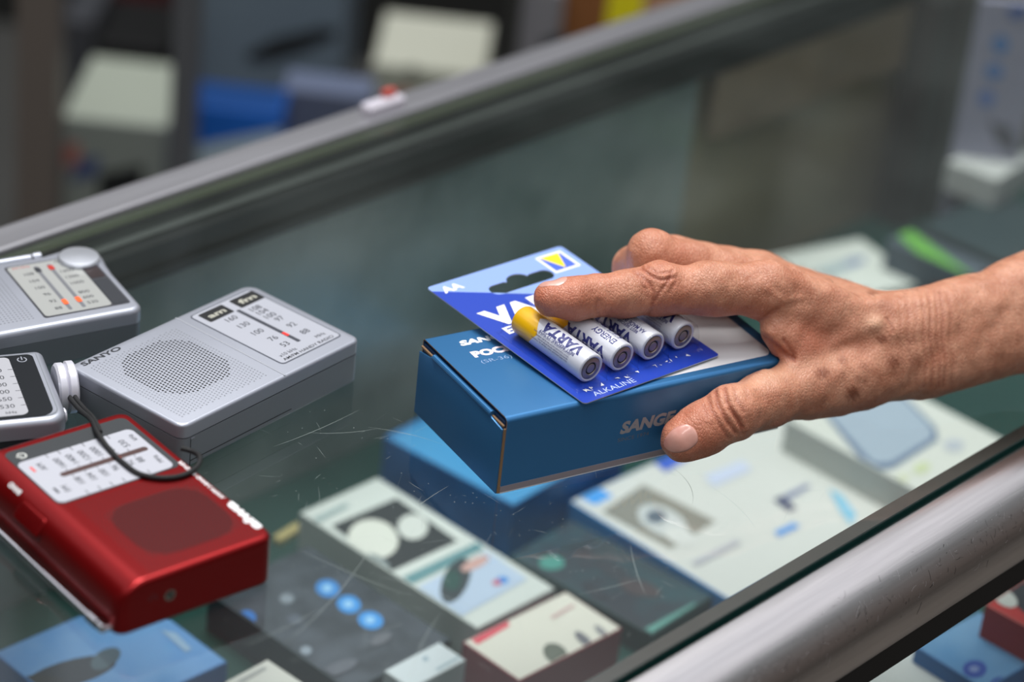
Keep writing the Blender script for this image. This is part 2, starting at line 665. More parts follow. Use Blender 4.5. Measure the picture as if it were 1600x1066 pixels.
case_box('white_tablet_box', 'white box with a rounded grey tablet picture and green lettering, at the hand wrist', (1228, 655), (1374, 585), (1400, 805), -158, 42,
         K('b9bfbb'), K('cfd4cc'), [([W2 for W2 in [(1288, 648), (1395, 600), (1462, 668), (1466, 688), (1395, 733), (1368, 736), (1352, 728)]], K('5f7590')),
                                    ([W2 for W2 in [(1294, 648), (1395, 606), (1455, 668), (1457, 684), (1392, 723), (1368, 724), (1356, 716)]], K('9fb0be')),
                                    (pe(1385, 762, 12, 8, -20), K('c3cfa4')), (pe(1410, 748, 12, 7, -20), K('ccd3b8')), (pe(1440, 732, 14, 8, -20), K('c3cfa4')), (pe(1490, 697, 16, 10), K('b4bcc4'))],
         'box', GR)
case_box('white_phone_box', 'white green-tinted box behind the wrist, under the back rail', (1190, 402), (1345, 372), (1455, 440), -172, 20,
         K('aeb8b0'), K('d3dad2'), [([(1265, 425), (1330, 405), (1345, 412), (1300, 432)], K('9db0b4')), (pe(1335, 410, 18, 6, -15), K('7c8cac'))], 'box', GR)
case_box('green_lidded_box', 'dark grey box with a bright green edge strip beside the corner post', (1386, 375), (1420, 358), (1500, 455), -150, 48,
         mat('slate_card', '3c4c58', .5), K('45525c'), [([(1402, 367), (1424, 360), (1520, 432), (1494, 448)], K('62a83a'))], 'box', GR)
case_box('dark_icon_box', 'dark box with a diagonal row of three glowing blue discs printed on its lid', (325, 925), (482, 852), (530, 1090), -176, 22,
         mat('dark_slate_card', '35464c', .4), mat('dark_lid_print', '27323a', .4, var=.5, vscale=45, c2='46505a'),
         [(pe(512, 920, 19, 14, 10), K('2f86d0')), (pe(545, 945, 19, 14, 10), K('3390da')), (pe(579, 970, 20, 14, 10), K('3390da')),
          (pe(511, 920, 8, 6), K('8cc4ec')), (pe(544, 945, 8, 6), K('8cc4ec')), (pe(578, 970, 8, 6), K('8cc4ec')), (pe(385, 967, 15, 12), K('2d78c8')),
          (pe(448, 937, 11, 8), K('7d8a94')), (pe(478, 1018, 9, 7), K('8a98a4')), (pe(595, 1000, 18, 8, -25), K('5a6068')), (pe(530, 1045, 30, 10, -20), K('555c66')), (pe(460, 970, 12, 9), K('4d5866'))], 'box', GR)
case_box('teal_gadget_box', 'dark teal box with faint pictures between the white box and the earphone box', (796, 868), (893, 812), (1000, 1005), -184, 10,
         K('123c3c'), mat('teal_lid_print', '1f4a52', .4, var=.6, vscale=40, c2='27303a'),
         [(pe(862, 880, 20, 11), K('3f8f84')), (pe(955, 890, 30, 12, 30), K('232c36')), (pe(1000, 920, 34, 12, 15), K('3c3438')), (pe(930, 925, 24, 10, 30), K('1d2732')),
          ([(1005, 985), (1085, 943), (1108, 950), (1000, 1003)], K('5f9c92'))], 'box', GR)
case_box('earphone_box', 'white box with a red label and earphone pictures, lying by the front seal', (723, 1003), (884, 924), (800, 1070), -174, 16,
         mat('crimson_side', '8a2432', .5), K('dcdccf'), [([(736, 1000), (792, 970), (797, 978), (746, 1008)], K('d8485a')), (pe(868, 1022, 21, 15, 30), K('5d6558')),
                                                          ([(828, 1064), (872, 1036), (882, 1042), (838, 1066)], K('80867c')), (pe(912, 1000, 18, 7, 40), K('6a6c74')), (pe(940, 988, 15, 5, 40), K('8b8d90')),
                                                          ([(860, 965), (895, 945), (898, 948), (864, 968)], K('c9a6a4'))], 'box', GR)
case_box('small_white_box', 'small blue-white box at the bottom edge, left of the earphone box', (600, 1048), (686, 1003), (640, 1078), -170, 18,
         K('b8c2c4'), K('c9d4d8'), [(pe(665, 1030, 5, 4), K('9ab0bc')), (pe(722, 1056, 12, 6), K('a9a894')), ([(680, 1046), (716, 1026), (719, 1029), (684, 1049)], K('9fb4bc'))], 'box', GR)
case_box('white_corner_box', 'white box corner beside the blue box with the dark gadget, bottom edge', (350, 1066), (418, 1030), (420, 1115), -168, 20,
         K('c4c6be'), K('d6d8d0'), [([(368, 1066), (412, 1042), (418, 1046), (380, 1068)], K('a8aca8'))], 'box', GR)
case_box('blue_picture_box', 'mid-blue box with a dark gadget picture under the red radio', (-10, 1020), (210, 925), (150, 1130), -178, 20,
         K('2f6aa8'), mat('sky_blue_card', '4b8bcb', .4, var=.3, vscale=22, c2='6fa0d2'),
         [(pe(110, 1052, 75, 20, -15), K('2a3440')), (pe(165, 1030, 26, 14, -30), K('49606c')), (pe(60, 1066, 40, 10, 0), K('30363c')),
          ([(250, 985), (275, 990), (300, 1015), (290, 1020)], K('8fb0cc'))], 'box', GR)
case_box('yellow_price_label', 'small yellow label strip on the green shelf behind the red radio', (425, 838), (462, 815), (436, 846), -196, 3,
         K('b4a76c'), K('c2b478'), [], 'label')
# goods seen below the rail through the front pane
case_box('plain_white_box', 'white box seen through the front pane at the bottom right, nearest the rail', (1290, 1030), (1438, 1005), (1300, 1120), -150, 49,
         K('bfc4c4'), K('cfd3d2'), [], 'box', GR)
case_box('red_framed_box', 'red edged box with black and white picture seen below the rail at right', (1540, 945), (1640, 880), (1600, 1010), -120, 79,
         mat('red_card', 'b02a2c', .45), K('c23436'), [([(1560, 925), (1600, 905), (1665, 950), (1640, 990)], K('26303a')), (pe(1570, 935, 22, 12, 30), K('cfd2ce'))], 'box', GR)
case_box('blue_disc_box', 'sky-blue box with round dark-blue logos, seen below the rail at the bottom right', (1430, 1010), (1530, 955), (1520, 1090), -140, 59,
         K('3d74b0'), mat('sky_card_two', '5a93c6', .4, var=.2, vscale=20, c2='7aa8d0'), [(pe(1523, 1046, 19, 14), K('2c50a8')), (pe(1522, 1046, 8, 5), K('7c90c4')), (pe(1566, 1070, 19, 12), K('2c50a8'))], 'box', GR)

# ------------------------------------------------------------------ silver pocket radio with dotted speaker
def holes(mb, pts, r, m, z, n=8):
    for x, y in pts:
        mb.poly([(x + r * math.cos(2 * math.pi * k / n), y + r * math.sin(2 * math.pi * k / n)) for k in range(n)], z, m)


rad = empty('pocket_radio', (-.0982, .1014, .0002), .07744, 'silver pocket radio with dotted speaker grille and upright tuning scale, wrist cord looped over the red radio', 'radio', 'pocket radios on the glass')
rad['label'] = 'silver pocket radio with dotted speaker, rectangular tuning scale and black wrist cord'
body = [(2, 0), (116, 0)] + [(118 + 2.6 * math.sin(math.pi * t / 8) - (1 if t in (0, 8) else 0), 2 + 68.5 * t / 8) for t in range(0, 9)] + [(116, 72.5), (2, 72.5), (0, 70.5), (0, 2)]
body = rrect(0, 0, 118.5, 72.6, (5, 4, 6, 4), 5)
body = [(x + (2.2 * math.sin(math.pi * y / 72.6) if x > 110 else 0), y) for x, y in body]
mb = MB()
mb.slab(body, 0, 15.6, M_silver_side, r0=2.)
mb.build('back_shell', rad)
mb = MB()
mb.slab(offset_poly(body, .5), 15.6, 16.2, M_black)
mb.slab(body, 16.2, 23.1, M_silver, r1=1.6, seg=5)
mb.slab([(66.5, .6), (67.1, .6), (68.1, 72), (67.5, 72)], 23.1, 23.3, mat('silver_ridge', 'cdd0d8', .3, .6))
fs = mb.build('front_shell', rad)
mb = MB()
ho, dm = [], []
for i in range(30):
    for j in range(34):
        x = 6.5 + i * 1.92
        y = 6.5 + j * 1.74 + (.87 if i % 2 else 0)
        if x > 61 or y > 66: continue
        if (x - 36) ** 2 / 24.5 ** 2 + (y - 39.5) ** 2 / 24.5 ** 2 < 1 and abs(y - 39.5) < 22.5 and abs(x - 36) < 22:
            ho.append((x, y))
        else:
            dm.append((x, y))
holes(mb, ho, .58, M_hole, 23.14)
holes(mb, dm, .46, mat('dimple_grey', '7d8088', .5, .3), 23.13, 6)
mb.build('speaker_grille', rad, smooth=False)
mb = MB()
mb.slab(rrect(73, 7.8, 114.5, 68.6, 2.5), 23.05, 23.2, mat('panel_outline', '4e525c', .4))
mb.slab(rrect(73.7, 8.5, 113.8, 67.9, 2), 23.2, 23.3, mat('scale_silver', 'b6b9c3', .4, .4))
z = 23.36
mb.slab(rrect(93.8, 17.5, 95.9, 57.5, .4), 23.3, 23.42, mat('slot_grey', '3c3f48', .4))
mb.slab(rrect(93.9, 24.5, 95.8, 28.3, .3), 23.42, 23.55, mat('red_pointer', 'e0322c', .4))
for x0 in (77, 98):
    mb.slab(rrect(x0, 57.6, x0 + 16, 66.4, .8), 23.3, 23.42, M_black)
    text(mb, 'am' if x0 == 77 else 'fm', (x0 + 8, 60.2, 23.47), (1, 0, 0), (0, 1, 0), mat('grey_print', 'a8a89c'), 3.6, .03, 0, 11, 'C')
for s_, y in (('160', 52), ('130', 44), ('100', 35), ('76', 26), ('53', 18.5)):
    text(mb, s_, (90, y, z), (1, 0, 0), (0, 1, 0), M_dark, 3.6, 0, 0, None, 'R')
for s_, y in (('108', 51.5), ('104', 47), ('100', 42), ('97', 37), ('92', 29), ('88', 20.5)):
    text(mb, s_, (99.5 + (1.8 if len(s_) < 3 else 0), y, z), (1, 0, 0), (0, 1, 0), M_dark, 3.6)
text(mb, 'x10 kHz', (77.5, 13, z), (1, 0, 0), (0, 1, 0), M_dark, 2.3)
text(mb, 'MHz', (103.5, 14, z), (1, 0, 0), (0, 1, 0), M_dark, 2.3)
text(mb, 'AM/FM HANDY RADIO', (76.5, 9.6, z), (1, 0, 0), (0, 1, 0), M_dark, 2.0, .01, 0, 34)
mb.build('tuning_scale', rad, smooth=False)
mb = MB()
text(mb, 'SANYO', (5, 67.4, 23.16), (1, 0, 0), (0, 1, 0), M_dark, 3.0, .035, 0, 24)
tag(mb.build('lettering', rad, smooth=False), 'black raised maker lettering')
mb = MB()       # headphone socket on the short end
mb.lathe([(3.1, -.2), (3.1, .3), (2.2, .7), (1.6, .7), (1.6, -.1)], M_jack, 20, (-.2, 33, 8.5), (-1, 0, 0))
mb.lathe([(1.5, .2), (1.5, .75)], M_hole, 16, (-.2, 33, 8.5), (-1, 0, 0))
mb.build('headphone_socket', rad)
mb = MB()       # battery door on the long side
mb.box(5.5, -.15, 1.0, 5.8, .2, 15.4, M_black)
mb.box(5.8, -.15, 3.3, 72, .2, 3.6, M_black)
mb.box(5.6, -.2, 14.6, 8, .1, 15.0, M_silver)
mb.build('battery_door_seam', rad, smooth=False)
ri = Matrix.Rotation(-.07744, 4, 'Z') @ Matrix.Translation((.0982, -.1014, 0))


def cordp(px, py, z):
    p = ri @ Vector(W(px, py, z / 1000))
    return p * 1000


def smoothpath(P, k=6):
    P = [Vector(p) for p in P]
    out = []
    for i in range(len(P) - 1):
        a, b, c, d = P[max(i - 1, 0)], P[i], P[i + 1], P[min(i + 2, len(P) - 1)]
        for j in range(k):
            t = j / k
            out.append(.5 * ((2 * b) + (-a + c) * t + (2 * a - 5 * b + 4 * c - d) * t * t + (-a + 3 * b - 3 * c + d) * t ** 3))
    out.append(P[-1])
    return out


ZR = 25.6
cord = [cordp(116, 594, 15), cordp(107, 600, 15), cordp(107, 618, 14), cordp(124, 640, 18), cordp(143, 657, 24), cordp(153, 678, ZR + 1.2), cordp(170, 702, ZR), cordp(190, 722, ZR), cordp(215, 740, ZR),
        cordp(245, 747, ZR), cordp(275, 746, ZR), cordp(298, 738, ZR), cordp(311, 725, ZR + .5), cordp(311, 713, ZR), cordp(300, 706, 24.5), cordp(283, 701, 25.)]
cord += [cordp(262, 712, ZR), cordp(246, 733, ZR + .6), cordp(222, 737, ZR + 1.6), cordp(196, 716, ZR + 1.4), cordp(175, 694, ZR + 1.4), cordp(160, 672, ZR + 1.5), cordp(149, 655, 25), cordp(130, 634, 20), cordp(116, 612, 16), cordp(117, 598, 15.5)]
cord = cord[:16] + [cordp(268, 697, 24.6), cordp(255, 697, 24.4)][:0] + []
back = [cordp(283, 701, 25)]
mb = MB()
mb.tube(smoothpath(cord), 1.15, mat('black_cord', '101113', .7, bump=.5, bscale=900), 10)
c2 = [cordp(118, 594, 14.5), cordp(114, 604, 14), cordp(117, 620, 15), cordp(130, 637, 19), cordp(147, 655, 24.6), cordp(157, 676, ZR + .4)]
mb.tube(smoothpath(c2), 1.0, mat('black_cord', '101113'), 10)
mb.build('wrist_cord', rad)

# ------------------------------------------------------------------ red radio
red = empty('pocket_radio', (-.124, .012, .0002), math.radians(82.5), 'glossy red pocket radio with a white dial panel, nearest the camera', 'radio', 'pocket radios on the glass')
M_red = mat('red_lacquer', '88060a', .32, .75, .5, .2)
red_body_parent = red
mb = MB()       # speaker mesh of small pits
px_, pd_ = [], []
for i in range(34):
    for j in range(34):
        x = 4.6 + i * 1.72
        y = 7 + j * 1.55 + (.77 if i % 2 else 0)
        if y > 60 or x > 62: continue
        hexin = abs(y - 31) < 22.5 and abs(x - 31) < 20.5 and abs(x - 31) + abs(y - 31) * .6 < 30
        (px_ if hexin else pd_).append((x, y))
holes(mb, pd_, .42, mat('red_pit', '4a0406', .5, .3), 24.26, 6)
mb.slab(rrect(10.5, 8.5, 51.5, 53.5, 13, 3), 24.2, 24.24, mat('red_grille_field', '5e0609', .38, .75))
holes(mb, px_, .5, mat('red_pit_deep', '1c0203', .6), 24.29, 6)
mb.build('speaker_grille', red, smooth=False)
mb = MB()
mb.slab(rrect(64.5, 4.4, 111, 64.8, 3.5), 24.15, 24.35, mat('dial_surround', '3a3d40', .3), mtop=None)
mb.slab(rrect(65.2, 7.2, 101, 64.2, 3.2), 24.35, 24.55, mat('dial_white', 'b4b6bf', .3))
mb.slab(rrect(82, 9.6, 85.2, 52.6, 1.5), 24.55, 24.65, mat('dial_slot', '48302e', .4))
mb.slab(rrect(81.8, 23.5, 85.4, 26.2, .5), 24.65, 24.85, mat('red_pointer2', 'f04a2a', .3))
z = 24.62
for s_, y in (('530', 16.5), ('800', 24), ('1000', 30), ('1200', 36), ('1400', 42), ('1600', 48)):
    text(mb, s_, (88.6, y - 1.6, z), (1, 0, 0), (0, 1, 0), M_dark, 3.0)
for s_, y in (('88', 17.5), ('92', 22.5), ('96', 30), ('100', 36), ('104', 42), ('108', 48)):
    text(mb, s_, (79.0, y - 1.6, z), (1, 0, 0), (0, 1, 0), M_dark, 3.0, 0, 0, None, 'R')
    mb.box(65.6, y + 1.6, z - .03, 68.6, y + 1.95, z, M_dark)
    mb.box(98.2, y + 1.6, z - .03, 101, y + 1.95, z, M_dark)
    mb.box(80.2, y, z - .03, 81.6, y + .35, z, M_dark)
    mb.box(85.6, y, z - .03, 87, y + .35, z, M_dark)
text(mb, 'kHz', (91.5, 9.4, z), (1, 0, 0), (0, 1, 0), M_dark, 2.3)
text(mb, 'MHz', (70.8, 9.4, z), (1, 0, 0), (0, 1, 0), M_dark, 2.3)
text(mb, 'AM', (90.5, 54.4, z), (1, 0, 0), (0, 1, 0), M_dark, 2.9)
text(mb, 'FM', (71.5, 54.4, z), (1, 0, 0), (0, 1, 0), M_dark, 2.9)
mb.box(91.3, 59.6, z - .03, 95.6, 60.7, z, mat('red_mark', 'd8403a'))
mb.box(72.3, 59.6, z - .03, 76.6, 60.7, z, M_dark)
ring = [(105.5 + 2.2 * math.cos(t), 58.5 + 2.2 * math.sin(t)) for t in [math.radians(a) for a in range(120, 421, 15)]]
ri2 = [(105.5 + 1.6 * math.cos(t), 58.5 + 1.6 * math.sin(t)) for t in [math.radians(a) for a in range(120, 421, 15)]]
n = len(ring)
mb.add([(x, y, 24.42) for x, y in ring + ri2], [(i, i + 1, n + i + 1, n + i) for i in range(n - 1)], M_paper)
mb.box(105.25, 58.3, 24.38, 105.75, 61.2, 24.44, M_paper)
mb.build('dial_panel', red, smooth=False)
mb = MB()
text(mb, 'aiwa', (7.5, 2.0, 24.26), (1, 0, 0), (0, 1, 0), M_white, 4.4, .06, 0, 23)
mb.build('lettering', red, smooth=False)
mb = MB()
text(mb, 'AM/FM 2-BAND RECEIVER', (34, 2.6, 24.26), (1, 0, 0), (0, 1, 0), M_white, 1.9, .02, 0, 34)
mb.build('lettering', red, smooth=False)
mb = MB()
mb.T = Matrix.Translation((0, 70.2, 21.4)) @ Matrix.Rotation(math.radians(-33), 4, 'X')
text(mb, 'BAND', (84, 0, 1.15), (1, 0, 0), (0, 1, 0), M_white, 2.3, .02)
mb.build('band_lettering', red, smooth=False)
mb = MB()       # ribbed band switch on the rolled side
mb.T = Matrix.Translation((70.5, 74.2, 17.0)) @ Matrix.Rotation(math.radians(-52), 4, 'X')
mb.slab(rrect(-10.5, -5.2, 10.5, 5.2, 2), -1.2, .35, mat('switch_well', '3c0608', .5))
mb.slab(rrect(-9.5, -4.4, 9.5, 4.4, 1.8), -1, 1.8, M_red, r1=.8)
for i in range(8):
    mb.slab(rrect(-7.8 + i * 2.1, -3.6, -6.9 + i * 2.1, 3.6, .4, 3), 1.6, 2.3, M_red, r1=.3, seg=2)
mb.build('band_switch', red)
mb = MB()
mb.lathe([(2.5, 0), (2.5, .35), (2.0, .5), (1.4, .5), (1.4, -.2)], M_jack, 22, (.05, 52, 13), (-1, 0, 0))
mb.lathe([(1.35, .1), (1.35, .42)], M_hole, 16, (.05, 52, 13), (-1, 0, 0))
mb.build('headphone_socket', red)
mb = MB()
mk = [(math.cos(math.radians(a)), math.sin(math.radians(a))) for a in range(0, 181, 15)]
mb.add([(-.06, 60 + 1.5 * c_, 14.6 + 1.5 * s_) for c_, s_ in mk] + [(-.06, 60 + 1.15 * c_, 14.6 + 1.15 * s_) for c_, s_ in mk], [(i, i + 1, 13 + i + 1, 13 + i) for i in range(12)], mat('faint_mark', '5a3034'))
for yy in (58.6, 61.4):
    mb.poly3([(-.06, yy + .35, 13.4), (-.06, yy - .35, 13.4), (-.06, yy - .35, 14.8), (-.06, yy + .35, 14.8)], mat('faint_mark', '5a3034'))
mb.build('headphone_mark', red, smooth=False)
mb = MB()       # telescopic aerial folded along the far side
mb.tube([(5.5, 79.5, 3.2), (9, 79.5, 3.2)], 1.9, M_chrome, 14)
mb.tube([(9.6, 79.5, 3.2), (16, 79.6, 3.2)], 2.3, M_chrome, 14)
mb.tube([(16, 79.6, 3.2), (112, 80, 3.6)], 1.7, M_chrome, 14)
mb.tube([(5.5, 79.5, 3.2), (5.5, 75.5, 3.2)], 1.4, M_chrome, 12)
mb.build('aerial', red)

# ------------------------------------------------------------------ silver radio with two pointer slots, back left
ra_ = empty('pocket_radio', (-.040, .196, .0002), math.radians(-16.4), 'silver radio with twin red pointers and a round dial knob, back left', 'radio', 'pocket radios on the glass')
ol = rrect(-122, 0, 0, 66, (5, 6, 4, 4), 6)
ol = rrect(-122, 0, 0, 50, (5, 6, .1, 4), 6)[:14]
cx, cy, rr = -2.5, 56.5, 12.5
arc = [(cx - 8 + rr * math.cos(t), cy + rr * .92 * math.sin(t)) for t in [math.radians(a) for a in range(-6, 96, 8)]]
ol = ol[:14] + [(-.1, 38), (.6, 47)] + arc + [(-16, 68.2), (-26, 66), (-119, 66), (-122, 63)]
mb = MB()
mb.slab(ol, 0, 14, mat('grey_back_shell', '6c7278', .4, .3), r0=1.5)
mb.build('back_shell', ra_)
mb = MB()
mb.slab(ol, 14.2, 22, M_silver, r1=2.6, seg=6)
mb.build('front_shell', ra_)
mb = MB()
mb.slab(rrect(-47.5, 7, -4, 60, 1.5), 21.95, 22.15, mat('scale_outline', '3b3c42', .4))
mb.slab(rrect(-46.5, 8, -13, 59.2, 2), 22.15, 22.25, mat('scale_pale', '9d9f9d', .35))
mb.slab(rrect(-12.2, 8, -5, 34, .8), 22.15, 22.3, M_dark)
mb.slab(rrect(-12.2, 35.5, -5, 48, .8), 22.15, 22.3, mat('dark_red_window', '2c2022', .4))
for x in (-33, -26.2):
    mb.slab(rrect(x - .9, 10.5, x + .9, 56, .5), 22.25, 22.35, mat('slot_line', '6c6e74', .4))
    mb.slab(rrect(x - 1.2, 15.5, x + 1.2, 20.5, .8), 22.35, 22.6, mat('orange_lamp', 'ff6a3a', .3))
    mb.slab(rrect(x - 1.4, 50, x + 1.4, 54.5, .6), 22.35, 22.5, mat('top_mark_red', 'b03028', .4) if x > -30 else M_dark)
for i, s_ in enumerate(('88', '92', '96', '100', '104', '108')):
    text(mb, s_, (-36.2, 12.5 + i * 7.2, 22.3), (1, 0, 0), (0, 1, 0), M_dark, 2.6, 0, 0, None, 'R')
for i, s_ in enumerate(('530', '600', '800', '1000', '1200', '1600')):
    text(mb, s_, (-23.4, 12.5 + i * 7.2 * (.75 if i < 3 else .9) + (0 if i < 3 else 1), 22.3), (1, 0, 0), (0, 1, 0), M_dark, 2.6)
text(mb, 'FM MHz', (-44, 56.3, 22.3), (1, 0, 0), (0, 1, 0), mat('red_small_print', 'b04a48'), 1.8)
text(mb, 'AM kHz', (-23, 56.3, 22.3), (1, 0, 0), (0, 1, 0), M_dark, 1.8)
mb.build('tuning_scale', ra_, smooth=False)
mb = MB()
holes(mb, [(-52.5 - i * 2.0, 9 + j * 2.0) for i in range(30) for j in range(25)], .5, mat('dimple_grey', '7d8088'), 22.05, 6)
mb.build('speaker_grille', ra_, smooth=False)
mb = MB()
mb.lathe([(10.3, -2), (10.3, 1.4), (9.6, 2.3), (8.4, 2.6), (0.01, 2.9)], mat('knob_silver', 'c0c4cc', .3, .6), 40, (-10.5, 55.5, 22))
mb.build('tuning_knob', ra_)
mb = MB()
mb.tube([(-112, 69.5, 19.4), (-30, 69.5, 19.4)], 2.2, M_silver, 14)
mb.tube([(-29, 69.5, 19.4), (-25, 69.5, 19.4)], 2.6, M_silver, 14)
mb.tube([(-28, 69.5, 19.4), (-28, 65, 19.4)], 1.2, M_silver, 10)
mb.tube([(-108, 69.5, 19.4), (-108, 65, 19.4)], 1.2, M_silver, 10)
mb.build('aerial', ra_)

# ------------------------------------------------------------------ silver radio with side thumbwheel, left edge
rb = empty('pocket_radio', (-.102, .196, .0002), math.radians(-27), 'silver-rimmed radio with white side wheel and dark display, at the left edge', 'radio', 'pocket radios on the glass')
rb.location = (-.1015, .194, .0002)
ol = rrect(-112, -62, -1, 0, (6, 9, 4, 4), 8)
mb = MB()
mb.slab(ol, 0, 13, mat('dark_glossy_shell', '23252a', .15), r0=1.5)
mb.build('back_shell', rb)
mb = MB()
mb.slab(ol, 13.2, 22, M_silver, r1=3.2, seg=6)
mb.slab(offset_poly(ol, 3.4), 22.0, 22.2, M_silver_side)
mb.slab(offset_poly(ol, 4.0), 22.2, 22.3, M_silver)
mb.build('front_shell', rb)
mb = MB()
mb.slab(rrect(-60, -58.5, -6.5, -4.5, (3, 6, 3, 3)), 22.2, 22.5, mat('display_black', '1f2226', .2))
mb.slab(rrect(-56, -56.5, -17.5, -5.8, (3, 3.4, 2.6, 3)), 22.5, 22.62, mat('dial_pale', 'a9aab0', .3))
for i, s_ in enumerate(('530', '650', '800', '1000', '1300', '1600')):
    text(mb, s_, (-22.5, -50 + i * 6.3, 22.66), (1, 0, 0), (0, 1, 0), M_dark, 3.2, 0, 0, None, 'R')
    mb.box(-19.8, -48.6 + i * 6.3, 22.62, -16.4, -48.3 + i * 6.3, 22.66, M_dark)
text(mb, 'kHz', (-22.5, -54.8, 22.66), (1, 0, 0), (0, 1, 0), M_dark, 2.2, 0, 0, None, 'R')
ring = [(-11.8 + 2.3 * math.cos(t), -9 + 2.3 * math.sin(t)) for t in [math.radians(a) for a in range(120, 421, 15)]]
ri2 = [(-11.8 + 1.7 * math.cos(t), -9 + 1.7 * math.sin(t)) for t in [math.radians(a) for a in range(120, 421, 15)]]
n = len(ring)
mb.add([(x, y, 22.56) for x, y in ring + ri2], [(i, i + 1, n + i + 1, n + i) for i in range(n - 1)], M_silver)
mb.box(-12.1, -9.2, 22.5, -11.5, -6.2, 22.56, M_silver)
mb.build('dial_panel', rb, smooth=False)
mb = MB()
M_wheel = mat('white_pearl_plastic', 'd2d2dc', .28, .15)
mb.lathe([(10.5, -.2), (11.6, .8), (11.6, 3.6), (10.6, 4.6), (5, 4.8), (.01, 4.8)], M_wheel, 44, (1.0, -21.5, 13.2), (1, 0, 0))
mb.lathe([(11.2, 4.6), (12.1, 5.2), (12.1, 8.2), (11, 9), (.01, 9)], M_wheel, 44, (1.0, -21.5, 13.2), (1, 0, 0))
mb.build('tuning_wheel', rb)
mb = MB()
mb.lathe([(3.4, -.5), (3.4, 1.6), (2.6, 2.2), (.01, 2.2)], M_wheel, 24, (-1, -45, 13), (1, 0, 0))
mb.build('volume_button', rb)

# ------------------------------------------------------------------ blue product box held by the hand
BY = -.2912208
hb = empty('product_box', (0, 0, .0003), BY, 'metallic-blue radio carton gripped by the hand, battery card lying on it', 'box')
M_blue = mat('blue_satin_card', '3878ae', .36, .55, .6, .15, bump=.04, bscale=900)
M_bluet = mat('blue_satin_lid', '4878bc', .42, .4, .6, .1, bump=.04, bscale=900)
M_kraft = mat('kraft_edge', '8a6c4e', .8, bump=.4, bscale=900)
M_greyband = mat('grey_band', '8d8489', .5)
BL, BWd, BH = 154.5, 77.5, 39.
mb = MB()
mb.box(1.2, 2, 0, BL - 1, BWd - 1, BH - 2.5, mat('inner_tray', '143c66', .5))
mb.build('tray', hb, smooth=False)
mb = MB()       # front long face curving over into the lid
ring = [(0, 0), (0, 3.6)]
ring = [(0.0, 0.0), (0.0, BH - 2.6)] + [(2.6 - 2.6 * math.cos(a), BH - 2.6 + 2.6 * math.sin(a)) for a in [math.radians(q) for q in range(10, 91, 10)]]
ring += [(BWd - 2 + 2 * math.sin(a), BH - 2 + 2 * math.cos(a)) for a in [math.radians(q) for q in range(0, 91, 15)]] + [(BWd, 0)]
inn = [(y + .55 if i < len(ring) / 2 and z_ < BH - 1 else (y - .55 if z_ < BH - 1 else y), z_ if z_ < BH - 1 else z_ - .55) for i, (y, z_) in enumerate(ring)]
vs = [(1.0, y, z_) for y, z_ in ring] + [(BL, y, z_) for y, z_ in ring]
n = len(ring)
mb.add(vs, [(i, n + i, n + i + 1, i + 1) for i in range(n - 1)], M_blue)
mb.add([(1.0, y, z_) for y, z_ in ring] + [(1.0, y, z_) for y, z_ in inn], [(i, i + 1, n + i + 1, n + i) for i in range(n - 1)], M_kraft)
mb.add([(BL, y, z_) for y, z_ in ring] + [(BL, y, z_) for y, z_ in inn], [(n + i, n + i + 1, i + 1, i) for i in range(n - 1)], M_kraft)
mb.add([(1.0, y, z_) for y, z_ in inn] + [(BL, y, z_) for y, z_ in inn], [(i, i + 1, n + i + 1, n + i) for i in range(n - 1)], M_blue)
mb.build('sleeve', hb, angle=40)
mb = MB()
mb.box(1.0, -.12, 0, BL, 0, 3.6, M_greyband)
mb.box(1.0, -.2, 0, BL, .1, .5, mat('pale_edge', 'c9cdd2', .4))
mb.box(-.35, .6, 0, .1, BWd - .5, 3.6, mat('grey_band_dark', '6f6c70', .5))
mb.build('base_band', hb, smooth=False)
mb = MB()       # short end flap
mb.slab([(.6, 0), (BWd - .6, 0), (BWd - .6, BH - 6.5), (BWd - 10, BH - 4.6), (BWd - 13, BH - 2.8), (13, BH - 2.8), (10, BH - 4.6), (.6, BH - 5.5)], 0, .8, M_blue, r1=.2, seg=2)
mb.v = [(-.1 - (z_ if z_ < 2 else z_), x, y) for x, y, z_ in mb.v]
mb.f = [tuple(reversed(f)) for f in mb.f]
M_flapedge = M_kraft
mb.box(-.2, -.1, .3, .9, .9, BH - 5.2, M_kraft)
mb.box(-.3, BWd - 12, BH - 4.3, .6, BWd - 1, BH - 3.4, M_kraft)
mb.box(-.3, 1, BH - 4.6, .6, 11, BH - 3.8, M_kraft)
mb.tube([(-.1, 11, BH - 3.2), (-.1, BWd - 13, BH - 3.2)], 1.5, M_blue, 12)
mb.build('end_flap', hb, angle=30)
mb = MB()       # white print panel on the lid and lettering
mb.slab(rrect(40, 5.5, 149, 62, 5), BH, BH + .06, K('d5d5d8', .4))
tag(mb.build('printed_panel', hb, smooth=False), 'white printed panel on the lid')
mb = MB()
zt = BH + .08
text(mb, 'SANGEAN', (13.8, 64.5, zt), (1, 0, 0), (0, 1, 0), M_white, 4.0, .05, .22, 38)
text(mb, 'POCKET', (14.5, 53.0, zt), (1, 0, 0), (0, 1, 0), mat('pink_white_print', 'f4e2e8'), 4.8, .06, 0, 31)
text(mb, '(SR-36)', (15, 46.8, zt), (1, 0, 0), (0, 1, 0), mat('blue_grey_print', '7f9cc4'), 2.8, 0, 0, 16)
mb.build('lettering', hb, smooth=False)
mb = MB()
text(mb, 'SANGEAN', (62.5, -.06, 17.6), (1, 0, 0), (0, 0, 1), mat('silver_foil', '9c989c', .4, .1), 5.8, .05, .22, 42)
text(mb, 'SINCE 1974', (62, -.06, 13.2), (1, 0, 0), (0, 0, 1), mat('silver_foil2', '7c7f88', .35, .5), 2.0, 0, 0, 17)
